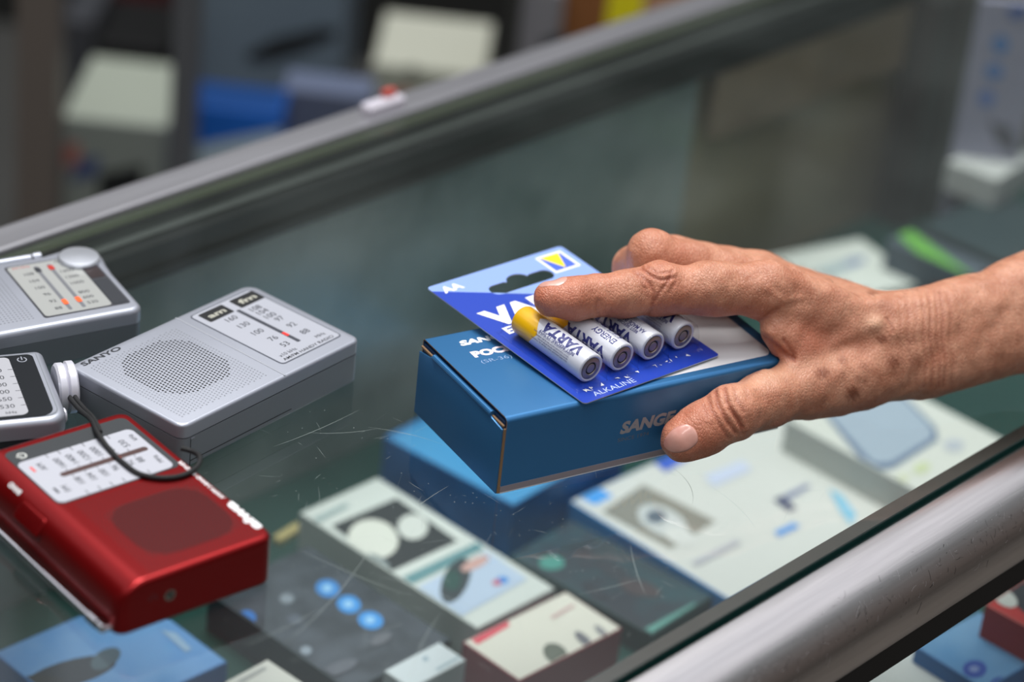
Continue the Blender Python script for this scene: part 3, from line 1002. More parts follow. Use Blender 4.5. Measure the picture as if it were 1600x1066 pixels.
mb.build('lettering', hb, smooth=False)

# ------------------------------------------------------------------ battery blister card and four batteries
rv = Vector((.0405, -.0121, -.1259))
RM = Matrix.Rotation(rv.length, 4, rv.normalized())
bc = empty('battery_card', (.0369, -.0137, .0398), 0, 'blue battery blister card with white lettering and hang hole, lying on the blue carton', 'battery card')
bc.rotation_euler = RM.to_euler()
CWd, CL = 84., 115.
M_card = mat('card_blue', '1c3fae', .28, 0, .6, .2)
M_cardlt = mat('card_light_blue', '8aa6e4', .3, 0, .6, .2)
M_cardmd = mat('card_mid_blue', '4a68d8', .3, 0, .6, .2)
outl = rrect(0, 0, CWd, CL, 2.0, 4)
slot = []       # euro hang hole
hx, hy = 44, 97
for a in range(90, 271, 20): slot.append((hx - 15 + 4.3 * math.cos(math.radians(a)), hy + 4.3 * math.sin(math.radians(a))))
for a in range(270, 451, 20): slot.append((hx + 15 + 4.3 * math.cos(math.radians(a)), hy + 4.3 * math.sin(math.radians(a))))
slot += [(hx + 8, hy + 4.3)] + [(hx + 6.5 * math.cos(math.radians(a)), hy + 2.5 + 5.2 * math.sin(math.radians(a))) for a in range(10, 171, 20)] + [(hx - 8, hy + 4.3)]


def holed(mb, outer, hole, z, m, flip=False):
    bm = bmesh.new()
    es = []
    for loop in (outer, hole):
        vv = [bm.verts.new((x, y, z)) for x, y in loop]
        es += [bm.edges.new((vv[i], vv[(i + 1) % len(vv)])) for i in range(len(vv))]
    bmesh.ops.triangle_fill(bm, edges=es, use_beauty=True)
    bm.verts.index_update()
    fs = []
    for f in bm.faces:
        ids = [v.index for v in f.verts]
        if (f.normal.z < 0) != flip: ids.reverse()
        fs.append(ids)
    mb.add([tuple(v.co) for v in bm.verts], fs, m)
    bm.free()


mb = MB()
holed(mb, outl, slot, .5, M_card)
holed(mb, outl, slot, 0, mat('card_back', 'c9ccd0', .5), True)
for lp, sgn in ((outl, 1), (slot, -1)):
    n = len(lp)
    mb.add([(x, y, 0) for x, y in lp] + [(x, y, .5) for x, y in lp], [((i, (i + 1) % n, n + (i + 1) % n, n + i) if sgn > 0 else (n + i, n + (i + 1) % n, (i + 1) % n, i)) for i in range(n)], mat('card_edge', 'a9b0c4', .5))
# light blue printed field above the diagonal, ending at the folded stripe
fld = clip(clip(outl, 36, 60, -(36 * 0 + 60 * 111)), 0, 1, -66)
fld = clip(fld, -60, 12, 60 * 67 - 0)
holed(mb, fld, slot, .53, M_cardlt) if len(fld) > 2 else None
fld2 = clip(clip(outl, 60, -12, -60 * 67), 0, 1, -66)
mb.poly(fld2, .53, M_cardmd)
mb.build('card', bc, smooth=False)
mb = MB()
text(mb, 'AA', (4.5, 106.5, .6), (1, 0, 0), (0, 1, 0), M_white, 5.0, .04, 0, 12)
text(mb, 'VARTA', (6, 71, .6), (1, 0, 0), (0, 1, 0), M_white, 13, .06, 0, 72)
text(mb, 'ENERGY', (8, 63, .6), (1, 0, 0), (0, 1, 0), M_white, 5.4, .04, 0, 40)
text(mb, 'ALKALINE', (8.5, 2.2, .6), (1, 0, 0), (0, 1, 0), mat('pale_blue_print', 'b8c6f0'), 3.3, 0, 0, 25)
mb.build('lettering', bc, smooth=False)
mb = MB()       # yellow triangle badge in a white square outline
bx0, by0, bs = 64.5, 95.5, 16.
mb.slab([(bx0, by0), (bx0 + bs, by0), (bx0 + bs, by0 + bs), (bx0, by0 + bs)], .53, .58, M_white)
mb.slab([(bx0 + 1.4, by0 + 1.4), (bx0 + bs - 1.4, by0 + 1.4), (bx0 + bs - 1.4, by0 + bs - 1.4), (bx0 + 1.4, by0 + bs - 1.4)], .58, .62, M_cardmd)
mb.slab([(bx0 + bs / 2, by0 + 1.9), (bx0 + bs - 2.4, by0 + bs - 1.2), (bx0 + 2.2, by0 + bs - 1.2)], .62, .66, mat('yellow_print', 'f8e01c', .4))
mb.build('badge', bc, smooth=False)
# clear blister: one shallow tray with four humps
mb = MB()
M_blis = glass_mat('clear_blister', (.97, .98, .99, 1), .55, .06, 1.45)
bxs = [13.4, 32.5, 51.6, 70.7]
by1, by2 = 11.2, 64.


def hump(x, k):
    zz = .9
    for c in bxs:
        d_ = abs(x - c)
        if d_ < 8.6:
            zz = max(zz, (7.9 + math.sqrt(max(0, 8.2 ** 2 - d_ ** 2))) * min(1, k))
        if d_ < 8.9: zz = max(zz, 7.9 * k * max(0, min(1, (8.9 - d_) / .7)))
    return zz


xs_ = [3 + i * .55 for i in range(int(78 / .55) + 1)]
rows = [(by1 - 3.5, 0.), (by1 - 1.6, 0.02), (by1 - 1.0, .9), (by1 - .2, 1.)] + [(y, 1.) for y in (20, 30, 40, 50)] + [(by2 - .5, 1.), (by2 + .6, .8), (by2 + 1.8, .02), (by2 + 3.5, 0)]
vs = [(x, y, .62 + (hump(x, k) - .9 if k > .05 else 0) + (0.25 if k > .05 else 0)) for y, k in rows for x in xs_]
n = len(xs_)
mb.add(vs, [(r * n + i, r * n + i + 1, (r + 1) * n + i + 1, (r + 1) * n + i) for r in range(len(rows) - 1) for i in range(n - 1)], M_blis)
for i in range(26):     # crimp flecks along the sealed rim
    x = random.uniform(4, 80)
    mb.poly([(x + random.uniform(-1.5, 1.5), random.uniform(6.0, 9.6)) for _ in range(3)], .7, M_white)
mb.build('blister', bc, angle=50)

M_bwhite = mat('battery_white', 'd9dae2', .32, .1, .5, .3)
M_byel = mat('battery_yellow', 'f2b90e', .3, .1, .5, .3)
M_bblue = mat('battery_navy', '2b2f74', .4)
M_steelcap = mat('battery_base_metal', 'a1978f', .42, .85)


def battery(idx, x, yaw_text, roll, label):
    o = empty('battery', (0, 0, 0), 0, label, 'battery', 'batteries in the blister card')
    M4 = Matrix.Translation((.0369, -.0137, .0398)) @ RM @ Matrix.Translation((x / 1000, (12.4 + .0) / 1000, (.75 + 7.3) / 1000)) @ Matrix.Rotation(math.radians(roll), 4, 'Y')
    o.location = M4.to_translation()
    o.rotation_euler = M4.to_euler()
    ax = (0, 1, 0)
    R = 7.1
    mb = MB()
    n = 56
    ys = [0, .25, .7] + [4 + i * 2 for i in range(15)] + [34.5, 36.5, 47.6, 48.6, 49.2]
    rr = [R - .9, R - .25, R] + [R] * 17 + [R, R - .4, R - 1.4]
    rings = [[(r_ * math.cos(2 * math.pi * k / n), y, r_ * math.sin(2 * math.pi * k / n)) for k in range(n)] for y, r_ in zip(ys, rr)]
    vs = [p for r_ in rings for p in r_]
    fw, fy = [], []
    for i in range(len(ys) - 1):
        for k in range(n):
            f = (i * n + k, (i + 1) * n + k, (i + 1) * n + (k + 1) % n, i * n + (k + 1) % n)
            (fy if ys[i] >= 36.4 else fw).append(f)
    mb.add(vs, fw, M_bwhite)
    mb.add(vs, fy, M_byel)
    # chevron edge of the yellow band
    def cyl(a, y, rr_=R + .03):
        return (rr_ * math.cos(a), y, rr_ * math.sin(a))
    for a0 in (math.radians(35), math.radians(155), math.radians(275)):
        m_ = 10
        da = math.radians(60) / m_
        A = [cyl(a0 + k * da, 36.5) for k in range(-m_, m_ + 1)]
        Bv = [cyl(a0 + k * da, 36.5 - 5.5 * (1 - abs(k) / m_)) for k in range(-m_, m_ + 1)]
        nn = len(A)
        mb.add(A + Bv, [(k, k + 1, nn + k + 1, nn + k) for k in range(nn - 1)], M_byel)
    mb.add([cyl(a, 0) for a in ()] or [(R - .9, 0, 0)] * 0 + [((R - .9) * math.cos(2 * math.pi * k / n), 0, (R - .9) * math.sin(2 * math.pi * k / n)) for k in range(n)] + [(5.35 * math.cos(2 * math.pi * k / n), .35, 5.35 * math.sin(2 * math.pi * k / n)) for k in range(n)],
           [(k, (k + 1) % n, n + (k + 1) % n, n + k) for k in range(n)], M_bwhite)
    mb.add([((R - 1.4) * math.cos(2 * math.pi * k / n), 49.2, (R - 1.4) * math.sin(2 * math.pi * k / n)) for k in range(n)], [tuple(range(n))[::-1]], M_byel)
    mb.build('case', o, angle=40)
    mb = MB()
    mb.lathe([(5.3, -.35), (5.25, -.1), (4.9, .05), (3.3, .05), (3.0, -.3), (2.5, -.4), (2.1, -.1), (.01, -.05)], M_steelcap, 40, (0, 0, 0), (0, -1, 0))
    mb.lathe([(5.5, -.42), (5.5, -.3)], M_hole, 40, (0, 0, 0), (0, -1, 0))
    mb.build('base_cap', o)
    mb = MB()
    mb.lathe([(2.7, 49), (2.7, 50.4), (2.3, 50.7), (.01, 50.7)], M_steelcap, 28, (0, 0, 0), (0, 1, 0))
    mb.build('positive_tip', o)
    mb = MB()

    def wrap(s, ang0, y0, h, width=None, bold=0., m=M_bblue, along=True, flip=1):
        t = MB()
        text(t, s, (0, 0, 0), (1, 0, 0), (0, 1, 0), m, h, bold, 0, width)
        bm_ = bmesh.new()
        tv = [bm_.verts.new(q) for q in t.v]
        for f_ in t.f:
            try: bm_.faces.new([tv[i] for i in f_])
            except ValueError: pass
        for _k in range(4):
            le = [e_ for e_ in bm_.edges if abs(e_.verts[0].co.y - e_.verts[1].co.y) > .9]
            if not le: break
            bmesh.ops.subdivide_edges(bm_, edges=le, cuts=1)
            bmesh.ops.triangulate(bm_, faces=[f_ for f_ in bm_.faces if len(f_.verts) > 4])
        bm_.verts.index_update()
        t.v = [tuple(q.co) for q in bm_.verts]
        t.f = [tuple(q.index for q in f_.verts) for f_ in bm_.faces]
        bm_.free()
        vs2 = []
        for (tx, ty, _) in t.v:
            # reading direction runs along the battery from base to tip
            yy = y0 + tx * flip
            an = ang0 + ty / R * flip
            vs2.append(cyl(an, yy, R + .05))
        mb.add(vs2, t.f, m)
    g_ = math.radians
    d = -roll
    for s_, a, y0, h, wd, bd in yaw_text:
        wrap(s_, g_(a + roll * 0), y0, h, wd, bd)
    mb.build('lettering', o, smooth=False)
    return o


small = ['DO NOT CHARGE OR DISPOSE OF IN FIRE', 'NICHT AUFLADEN NICHT INS FEUER WERFEN', 'NE PAS RECHARGER NE PAS JETER AU FEU', 'NO RECARGAR NO TIRAR AL FUEGO']


def lines(a0, y0=9, w_=25):
    return [(s_, a0 + i * 9.5, y0, .75, w_ - (i % 3) * 2, 0.0) for i, s_ in enumerate(small)]


battery(0, bxs[0], [('VARTA', 88, 5, 5.0, 27, .04), ('BEST BEFORE: 12.2029', 130, 7, 1.5, 24, .02)] + lines(142), 0, 'white battery with a yellow top, leftmost of four, not under the finger')
battery(1, bxs[1], [('ENERGY', 96, 4, 3.2, 15, .02), ('VARTA', 30, 5, 5.0, 27, .04), ('VARTA', 150, 5, 5.0, 27, .04), ('ALKALINE MN 1.5V LR6', 76, 5, 1.1, 20, .0)], 0, 'white battery reading ENERGY, second from left under the fingertip')
battery(2, bxs[2], [('AA MADE IN GERMANY', 106, 4, 2.2, 27, .02), ('BEST BEFORE: 12.2029', 126, 7, 1.4, 22, .02), ('VARTA', 150, 8, 5, 27, .04)] + lines(66), 0, 'white battery reading MADE IN GERMANY, third from left in the card')
battery(3, bxs[3], [('VARTA', 84, 5, 5.2, 27, .04), ('BEST BEFORE: 12.2029', 128, 7, 1.5, 24, .02)] + lines(140), 0, 'white battery furthest right, with the index finger lying across it')

# ------------------------------------------------------------------ the hand: one continuous skin surface
VX = .72           # sampling step of the skin surface in mm
E3 = np.array([math.cos(BY), math.sin(BY), 0.])
N3 = np.array([-math.sin(BY), math.cos(BY), 0.])


def HB(p):          # world metres -> carton frame mm
    return np.array([p @ E3, p @ N3, p[2]]) * 1000


def HN(px, py, k):  # pixel -> point on the plane n = k (mm) of the carton frame
    d = ray(px, py)
    return HB(CP + d * (k / 1000 - N3 @ CP) / (N3 @ d))


def cone(G, a, b, ra, rb):
    """rounded cone distance, G = (3,N) grid points"""
    a = np.array(a, np.float32)
    b = np.array(b, np.float32)
    ba = b - a
    l2 = float(ba @ ba)
    rr = ra - rb
    a2 = l2 - rr * rr
    il2 = 1 / l2
    pa = G - a[:, None]
    y = (pa * ba[:, None]).sum(0)
    z = y - l2
    x2 = ((pa * l2 - ba[:, None] * y) ** 2).sum(0)
    y2 = y * y * l2
    z2 = z * z * l2
    k = np.sign(rr) * rr * rr * x2
    d1 = np.sqrt(x2 + z2) * il2 - rb
    d2 = np.sqrt(x2 + y2) * il2 - ra
    d3 = (np.sqrt(x2 * a2 * il2) + y * rr) * il2 - ra
    return np.where(np.sign(z) * a2 * z2 > k, d1, np.where(np.sign(y) * a2 * y2 < k, d2, d3)).astype(np.float32)


def smin(a, b, k):
    h = np.clip(.5 + .5 * (b - a) / k, 0, 1)
    return b + (a - b) * h - k * h * (1 - h)


def ellip(G, c, r, M=None):
    p = G - np.array(c, np.float32)[:, None]
    if M is not None: p = M.T @ p
    r = np.array(r, np.float32)[:, None]
    k0 = np.sqrt(((p / r) ** 2).sum(0))
    k1 = np.sqrt(((p / (r * r)) ** 2).sum(0)) + 1e-6
    return k0 * (k0 - 1) / k1


WD = np.array([0, .55, .83])            # across the wrist, thumb side to little-finger side
Wc = np.array([226., -10, 36])
A1 = np.array([289., -11, 43])
A2 = np.array([415., -14, 62])
iM, iP, iD, iT = (149, 19, 67), (99, 34, 68), (71, 42, 66.6), (48.6, 47, 66.4)
mM, mP, mD, mT = (164, 42, 56), (113.5, 61, 70), (117.5, 79.5, 53.5), (122.5, 88, 34)
rM, rP, rD, rT = (175, 58, 50), (138, 79, 56), (138, 89, 40), (138, 88, 22)
pM, pP, pD, pT = (187, 70, 42), (162, 86, 42), (157, 88, 29), (155, 86.5, 15)
tC, tM, tI, tT = (208, -9, 29), (161, -6.5, 26), (113.5, -13.2, 25.2), (89.6, -12.8, 16.2)


def palm_field(G):
    s = lambda t, k: Wc + WD * k + (A1 - Wc) * t
    d = cone(G, Wc - WD * 8, A1 - WD * 8, 17.6, 19.5)
    d = smin(d, cone(G, Wc + WD * 7.5, A1 + WD * 7, 17, 19), 8)
    d = smin(d, cone(G, A1 - WD * 8, A2 - WD * 9, 19.5, 28), 8)
    d = smin(d, cone(G, A1 + WD * 8, A2 + WD * 9, 19.5, 28), 8)
    d = smin(d, cone(G, (214, -4, 39), iM, 14.5, 12.6), 9)
    d = smin(d, cone(G, (214, 6, 40), mM, 14.5, 12.2), 9)
    d = smin(d, cone(G, (216, 14, 38), rM, 13.5, 11.2), 9)
    d = smin(d, cone(G, (218, 17, 33), pM, 13.5, 10.4), 9)
    d = smin(d, cone(G, (212, -8, 30), tM, 17, 13.6), 10)
    d = smin(d, cone(G, (190, -8, 24), (172, -6, 22), 14, 13), 8)
    d = smin(d, ellip(G, (190, 24, 37), (28, 28, 15)), 10)
    d = smin(d, cone(G, (190, 2, 36), (172, 12, 46), 12, 8.5), 10)
    d = smin(d, cone(G, (158, 5, 52.5), (165, 2, 38), 7.5, 9.5), 8)
    d = smin(d, cone(G, (149, 6, 51), (160, 2, 41), 7.5, 9.5), 6)
    d = smin(d, cone(G, (166, 12, 55), (176, 6, 44), 8, 9), 9)
    d = smin(d, cone(G, Wc + WD * 12 - np.array([14, 0, 0]), Wc + WD * 12 + np.array([26, 0, 0]), 12, 12.5), 14)       # bony bump on the wrist
    return d


def finger(G, pts, rs, knob=None):
    d = None
    for i in range(len(pts) - 1):
        c = cone(G, pts[i], pts[i + 1], rs[i], rs[i + 1])
        d = c if d is None else smin(d, c, 3.5)
    for (c, r) in (knob or []):
        d = smin(d, np.sqrt(((G - np.array(c, np.float32)[:, None]) ** 2).sum(0)) - r, 6)
    return d


def hand_field(G):
    P = palm_field(G)
    out = P
    fi = finger(G, [iM, iP, iD, iT], [12.6, 11.0, 9.3, 8.2], [((100, 36, 71), 9.4), ((124, 27, 69), 11.6), ((60, 44.5, 65.4), 8.9), ((84, 38.6, 66.5), 9.6)])
    fm = finger(G, [mM, mP, mD, mT], [12.2, 11.0, 10.6, 8.6], [((111, 62, 73), 8.8)])
    fr_ = finger(G, [rM, rP, rD, rT], [11.2, 10.2, 9.0, 8.0])
    fp = finger(G, [pM, pP, pD, pT], [10.4, 8.8, 8.0, 7.2])
    ft = finger(G, [tC, tM, tI, tT], [15.5, 13.4, 11.8, 10.6], [((115, -15, 26.5), 11.2), ((100, -13.4, 20.2), 11.6), ((137, -10, 26), 12.2)])
    for f, k in ((fi, 6), (fm, 5), (fr_, 5), (fp, 5), (ft, 7)):
        out = np.minimum(out, smin(P, f, k))
    q = np.abs(G - np.array([[77.5], [38.9], [19.3]], np.float32)) - np.array([[77.6], [38.9], [19.9]], np.float32)
    sb = np.minimum(q.max(0), 0) + np.sqrt((np.maximum(q, 0) ** 2).sum(0))
    return np.maximum(out, (.75 - sb).astype(np.float32))       # skin flattens against the carton


def surface_net(field, lo, hi, h):
    n = [int((hi[i] - lo[i]) / h) + 1 for i in range(3)]
    D = np.empty(n, np.float32)
    ys, zs = np.meshgrid(lo[1] + h * np.arange(n[1], dtype=np.float32), lo[2] + h * np.arange(n[2], dtype=np.float32), indexing='ij')
    # coarse pass to skip empty slabs
    step = 6
    for i0 in range(0, n[0], step):
        i1 = min(n[0], i0 + step)
        xs = lo[0] + h * np.arange(i0, i1, dtype=np.float32)
        G = np.stack([np.repeat(xs, ys.size), np.tile(ys.ravel(), i1 - i0), np.tile(zs.ravel(), i1 - i0)])
        # narrow band: evaluate a 4x coarser lattice first
        cy, cz = np.meshgrid(lo[1] + h * np.arange(0, n[1] + 3, 4), lo[2] + h * np.arange(0, n[2] + 3, 4), indexing='ij')
        xm = float(xs.mean())
        Gc = np.stack([np.full(cy.size, xm), cy.ravel(), cz.ravel()]).astype(np.float32)
        Dc = field(Gc).reshape(cy.shape)
        big = np.repeat(np.repeat(Dc, 4, 0), 4, 1)[:n[1], :n[2]]
        band = np.abs(big) < 6.0
        bt = np.tile(band.ravel(), i1 - i0)
        val = np.tile(big.ravel(), i1 - i0)
        if bt.any(): val[bt] = field(G[:, bt])
        D[i0:i1] = val.reshape(i1 - i0, n[1], n[2])
    S = D < 0
    c = np.zeros([m - 1 for m in n], np.int8)
    for a in (0, 1):
        for b in (0, 1):
            for e in (0, 1):
                c += S[a:n[0] - 1 + a, b:n[1] - 1 + b, e:n[2] - 1 + e]
    act = np.argwhere((c > 0) & (c < 8))
    idx = -np.ones(c.shape, np.int32)
    idx[tuple(act.T)] = np.arange(len(act))
    acc = np.zeros((len(act), 3))
    cnt = np.zeros(len(act))
    cor = [(a, b, e) for a in (0, 1) for b in (0, 1) for e in (0, 1)]
    for p in cor:
        for ax in range(3):
            if p[ax]: continue
            q = list(p)
            q[ax] = 1
            d0 = D[act[:, 0] + p[0], act[:, 1] + p[1], act[:, 2] + p[2]]
            d1 = D[act[:, 0] + q[0], act[:, 1] + q[1], act[:, 2] + q[2]]
            m = (d0 < 0) != (d1 < 0)
            t = np.where(m, d0 / np.where(m, d0 - d1, 1), 0)
            pos = np.tile(np.array(p, float), (len(act), 1))
            pos[:, ax] = t
            acc[m] += pos[m]
            cnt[m] += 1
    V = np.array(lo) + h * (act + acc / cnt[:, None])
    F_ = []
    for ax in range(3):
        o1, o2 = [(1, 2), (2, 0), (0, 1)][ax]
        sl0 = [slice(None)] * 3
        sl1 = [slice(None)] * 3
        sl0[ax] = slice(0, -1)
        sl1[ax] = slice(1, None)
        ch = S[tuple(sl0)] != S[tuple(sl1)]
        e = np.argwhere(ch)
        e = e[(e[:, o1] > 0) & (e[:, o2] > 0) & (e[:, o1] < n[o1] - 1) & (e[:, o2] < n[o2] - 1)]
        s0 = S[tuple(sl0)][tuple(e.T)]

        def cell(d1, d2):
            q = e.copy()
            q[:, o1] += d1
            q[:, o2] += d2
            return idx[tuple(q.T)]
        q = np.stack([cell(-1, -1), cell(0, -1), cell(0, 0), cell(-1, 0)], 1)
        q[~s0] = q[~s0][:, ::-1]
        F_.append(q)
    return V, np.concatenate(F_)


V, Fq = surface_net(hand_field, (34, -50, 1), (405, 108, 100), VX)
# relax, then measure normals
nv = len(V)
ed = np.concatenate([Fq[:, [0, 1]], Fq[:, [1, 2]], Fq[:, [2, 3]], Fq[:, [3, 0]]])
deg = np.bincount(ed[:, 0], minlength=nv).astype(float)


def relax(A, k=.5):
    s = np.zeros_like(A)
    for c in range(A.shape[1]):
        s[:, c] = np.bincount(ed[:, 0], A[ed[:, 1], c], nv)
    return A + k * (s / deg[:, None] - A)


for _ in range(3): V = relax(V, .6)


def vnormals(V):
    a = V[Fq[:, 2]] - V[Fq[:, 0]]
    b = V[Fq[:, 3]] - V[Fq[:, 1]]
    fn = np.cross(a, b)
    nn = np.zeros_like(V)
    for i in range(4):
        for c in range(3): nn[:, c] += np.bincount(Fq[:, i], fn[:, c], nv)
    return nn / (np.linalg.norm(nn, axis=1)[:, None] + 1e-9)


NR = vnormals(V)
# where each skin point shows in the photo, used to lay folds and spots on the facing skin
WV = (V[:, :1] * E3 + V[:, 1:2] * N3 + V[:, 2:] * np.array([0, 0, 1.])) / 1000
WN = NR[:, :1] * E3 + NR[:, 1:2] * N3 + NR[:, 2:] * np.array([0, 0, 1.])
dv = WV - CP
dep = dv @ CF
PX = 800 + FP * (dv @ CX) / dep
PY = 533 - FP * (dv @ CU) / dep
FC = np.clip(-(WN * dv).sum(1) / np.linalg.norm(dv, axis=1), 0, 1)
face = np.clip(FC * 4, 0, 1)


def dline(pts):
    best = np.full(nv, 1e9)
    for i in range(len(pts) - 1):
        a = np.array(pts[i], float)
        b = np.array(pts[i + 1], float)
        ba = b - a
        t = np.clip(((PX - a[0]) * ba[0] + (PY - a[1]) * ba[1]) / (ba @ ba), 0, 1)
        best = np.minimum(best, np.hypot(PX - a[0] - t * ba[0], PY - a[1] - t * ba[1]))
    return best


disp = np.zeros(nv)
fold = np.zeros(nv)


def crease(pts, depth, wd, lift=.35):
    global disp, fold
    d = dline(pts)
    g = np.exp(-(d / wd) ** 2) * face
    disp -= depth * g
    disp += depth * lift * np.exp(-((d - 2.3 * wd) / (1.3 * wd)) ** 2) * face
    fold += np.clip(depth * 1.6, 0, 1) * g


# index finger knuckle folds
crease([(1003, 420), (1018, 432), (1034, 438), (1052, 434)], .55, 2.6)
crease([(997, 428), (1014, 442), (1022, 458), (1020, 474)], .5, 2.6)
crease([(1050, 424), (1044, 440), (1030, 458), (1024, 470)], .45, 2.4)
crease([(1012, 418), (1028, 428), (1046, 426)], .4, 2.2)
crease([(990, 424), (1002, 440), (1008, 452)], .3, 2.2)
crease([(1058, 430), (1054, 444), (1046, 458)], .3, 2.2)
crease([(935, 470), (932, 484), (938, 497)], .35, 3.)
crease([(1020, 478), (1016, 492), (1020, 504)], .35, 3.)
# thumb joint folds
for p_, dp in (([(1118, 612), (1122, 634), (1134, 656), (1150, 676)], .75), ([(1132, 606), (1136, 628), (1148, 650), (1160, 668)], .7), ([(1106, 622), (1112, 642), (1124, 664), (1138, 684)], .45),
               ([(1146, 606), (1152, 626), (1162, 644)], .35), ([(1140, 640), (1154, 656), (1160, 676)], .5), ([(1098, 634), (1106, 652)], .25), ([(1164, 606), (1170, 624)], .2)):
    crease(p_, dp, 2.8)
# web of the thumb and palm side folds
crease([(1165, 520), (1196, 528), (1222, 548), (1238, 560)], .9, 4.5)
crease([(1128, 498), (1160, 505), (1190, 500), (1215, 482)], .4, 4)
crease([(1225, 532), (1240, 552), (1242, 566)], .5, 3)
crease([(1200, 556), (1185, 580), (1160, 592)], .3, 3)
# wrist folds
for i, x in enumerate((1404, 1416, 1428, 1440, 1451, 1462, 1470, 1482, 1496)):
    crease([(x - 2, 456), (x + 4, 490), (x + 2, 530), (x + 8, 570), (x + 4, 604)], (.12, .18, .14, .22, .32, .26, .34, .2, .12)[i], 2.6)
crease([(1385, 498), (1392, 508), (1396, 520)], .4, 2)
# tendons and veins on the back of the hand
for p_, a_, w_ in (([(1215, 418), (1270, 448), (1330, 470), (1400, 480)], .7, 11), ([(1240, 420), (1262, 436), (1290, 440), (1320, 462)], .7, 6), ([(1170, 470), (1230, 480), (1290, 500), (1330, 520)], .5, 14),
                   ([(1230, 560), (1290, 545), (1350, 515), (1370, 505)], .8, 12), ([(1200, 452), (1224, 470), (1250, 466)], .5, 6), ([(1360, 468), (1440, 470), (1520, 450)], .5, 8)):
    disp += a_ * np.exp(-(dline(p_) / w_) ** 2) * face
disp -= .9 * np.exp(-(np.hypot((PX - 1250) / 1.6, PY - 505) / 20) ** 2) * face
disp += .8 * np.exp(-(np.hypot(PX - 1368, PY - 508) / 13) ** 2) * face
rng = np.random.RandomState(3)
# slow irregularity of old skin
for k in range(26):
    q = rng.normal(size=3)
    q /= np.linalg.norm(q)
    f_ = rng.uniform(.25, 1.1)
    disp += .035 / f_ ** .6 * np.sin(V @ q * f_ + rng.uniform(0, 6.28))
V2 = V + NR * disp[:, None]
# keep the pads just clear of what they press on
V2[:, 2] = np.maximum(V2[:, 2], 1.2)
V2 = relax(V2, .15)


def keep_clear(V2):
    x, y, z_ = V2[:, 0], V2[:, 1], V2[:, 2]
    # carton: push any stray point back out
    ins = (x < 155.2) & (y > -.1) & (y < 77.9) & (z_ < 39.3)
    pen = np.stack([155.2 - x, y + .1, 77.9 - y, 39.3 - z_], 1)
    k = pen.argmin(1)
    for kk, ax, val in ((0, 0, 155.4), (1, 1, -.4), (2, 1, 78.2), (3, 2, 39.6)):
        V2[ins & (k == kk), ax] = val
    # card and blister, in the card's own frame
    Ri = np.array(RM.to_3x3().transposed())
    wv = (V2[:, :1] * E3 + V2[:, 1:2] * N3 + V2[:, 2:] * np.array([0, 0, 1.])) - np.array([36.9, -13.7, 39.8])
    lc = wv @ Ri.T
    hh = np.full(len(lc), .9)
    near = (lc[:, 0] > 2) & (lc[:, 0] < 82) & (lc[:, 1] > 8.5) & (lc[:, 1] < 66.5)
    for i in np.where(near & (lc[:, 2] < 18) & (lc[:, 2] > -6))[0]:
        hh[i] = max(hump(lc[i, 0] + o_, 1.) for o_ in (-.8, 0, .8)) + .75
    ins = near & (lc[:, 2] < hh) & (lc[:, 2] > -6)
    lc[ins, 2] = hh[ins]
    ins = (lc[:, 0] > -1) & (lc[:, 0] < 85) & (lc[:, 1] > -1) & (lc[:, 1] < 116) & (lc[:, 2] < 1.3) & (lc[:, 2] > -1.1)
    side = ins & (lc[:, 0] > 76)
    lc[side, 0] = 85.
    top = ins & ~side
    lc[top, 2] = 1.3
    wv = lc @ Ri + np.array([36.9, -13.7, 39.8])
    V2[:] = np.stack([wv @ E3, wv @ N3, wv[:, 2]], 1)
    V2[:, 2] = np.maximum(V2[:, 2], 1.2)


keep_clear(V2)
V2 = np.where((np.abs(V2 - V).max(1) > 2.2)[:, None], relax(V2, .5), V2)
keep_clear(V2)


def red_field(G):
    x, y, z_ = G
    # plan: rounded rectangle
    def rr2(u, v, cu_, cv_, hu, hv, r):
        qx = np.abs(u - cu_) - hu + r
        qy = np.abs(v - cv_) - hv + r
        return np.minimum(np.maximum(qx, qy), 0) + np.hypot(np.maximum(qx, 0), np.maximum(qy, 0)) - r
    plan = rr2(x, y, 58, 38.5, 58, 38.5, 6.5)
    # profile across the width: rolled shoulder on the far side
    prof_ = rr2(y, z_, 38.5, 12.1, 38.5, 12.1, 2.4)
    R_ = 13.5
    sh = np.hypot(y - (77 - R_), z_ - (24.2 - R_)) - R_
    prof_ = np.where((y > 77 - R_) & (z_ > 24.2 - R_), np.maximum(sh, prof_), prof_)
    r = 2.4
    a_, b_ = plan + r, prof_ + r
    return np.minimum(np.maximum(a_, b_), 0) + np.hypot(np.maximum(a_, 0), np.maximum(b_, 0)) - r


Vr, Fr = surface_net(lambda G: red_field(G.astype(np.float64)).astype(np.float32), (-2.02, -2.03, -2.05), (118.5, 79.5, 27), .61)
mb = MB()
mb.add([tuple(p) for p in Vr], [tuple(int(i) for i in f) for f in Fr], M_red)
mb.build('body', red_body_parent, angle=80)

person = empty('person', (0, 0, 0), BY, 'right hand and bare forearm, sun-spotted skin, gripping the blue carton with thumb and fingers', 'person')
me = bpy.data.meshes.new('hand_and_forearm')
me.vertices.add(nv)
me.vertices.foreach_set('co', (V2 / 1000).astype(np.float32).ravel())
me.loops.add(len(Fq) * 4)
me.loops.foreach_set('vertex_index', Fq.astype(np.int32).ravel())
me.polygons.add(len(Fq))
me.polygons.foreach_set('loop_start', np.arange(0, len(Fq) * 4, 4, dtype=np.int32))
me.polygons.foreach_set('use_smooth', np.ones(len(Fq), bool))
me.update(calc_edges=True)
me.validate()

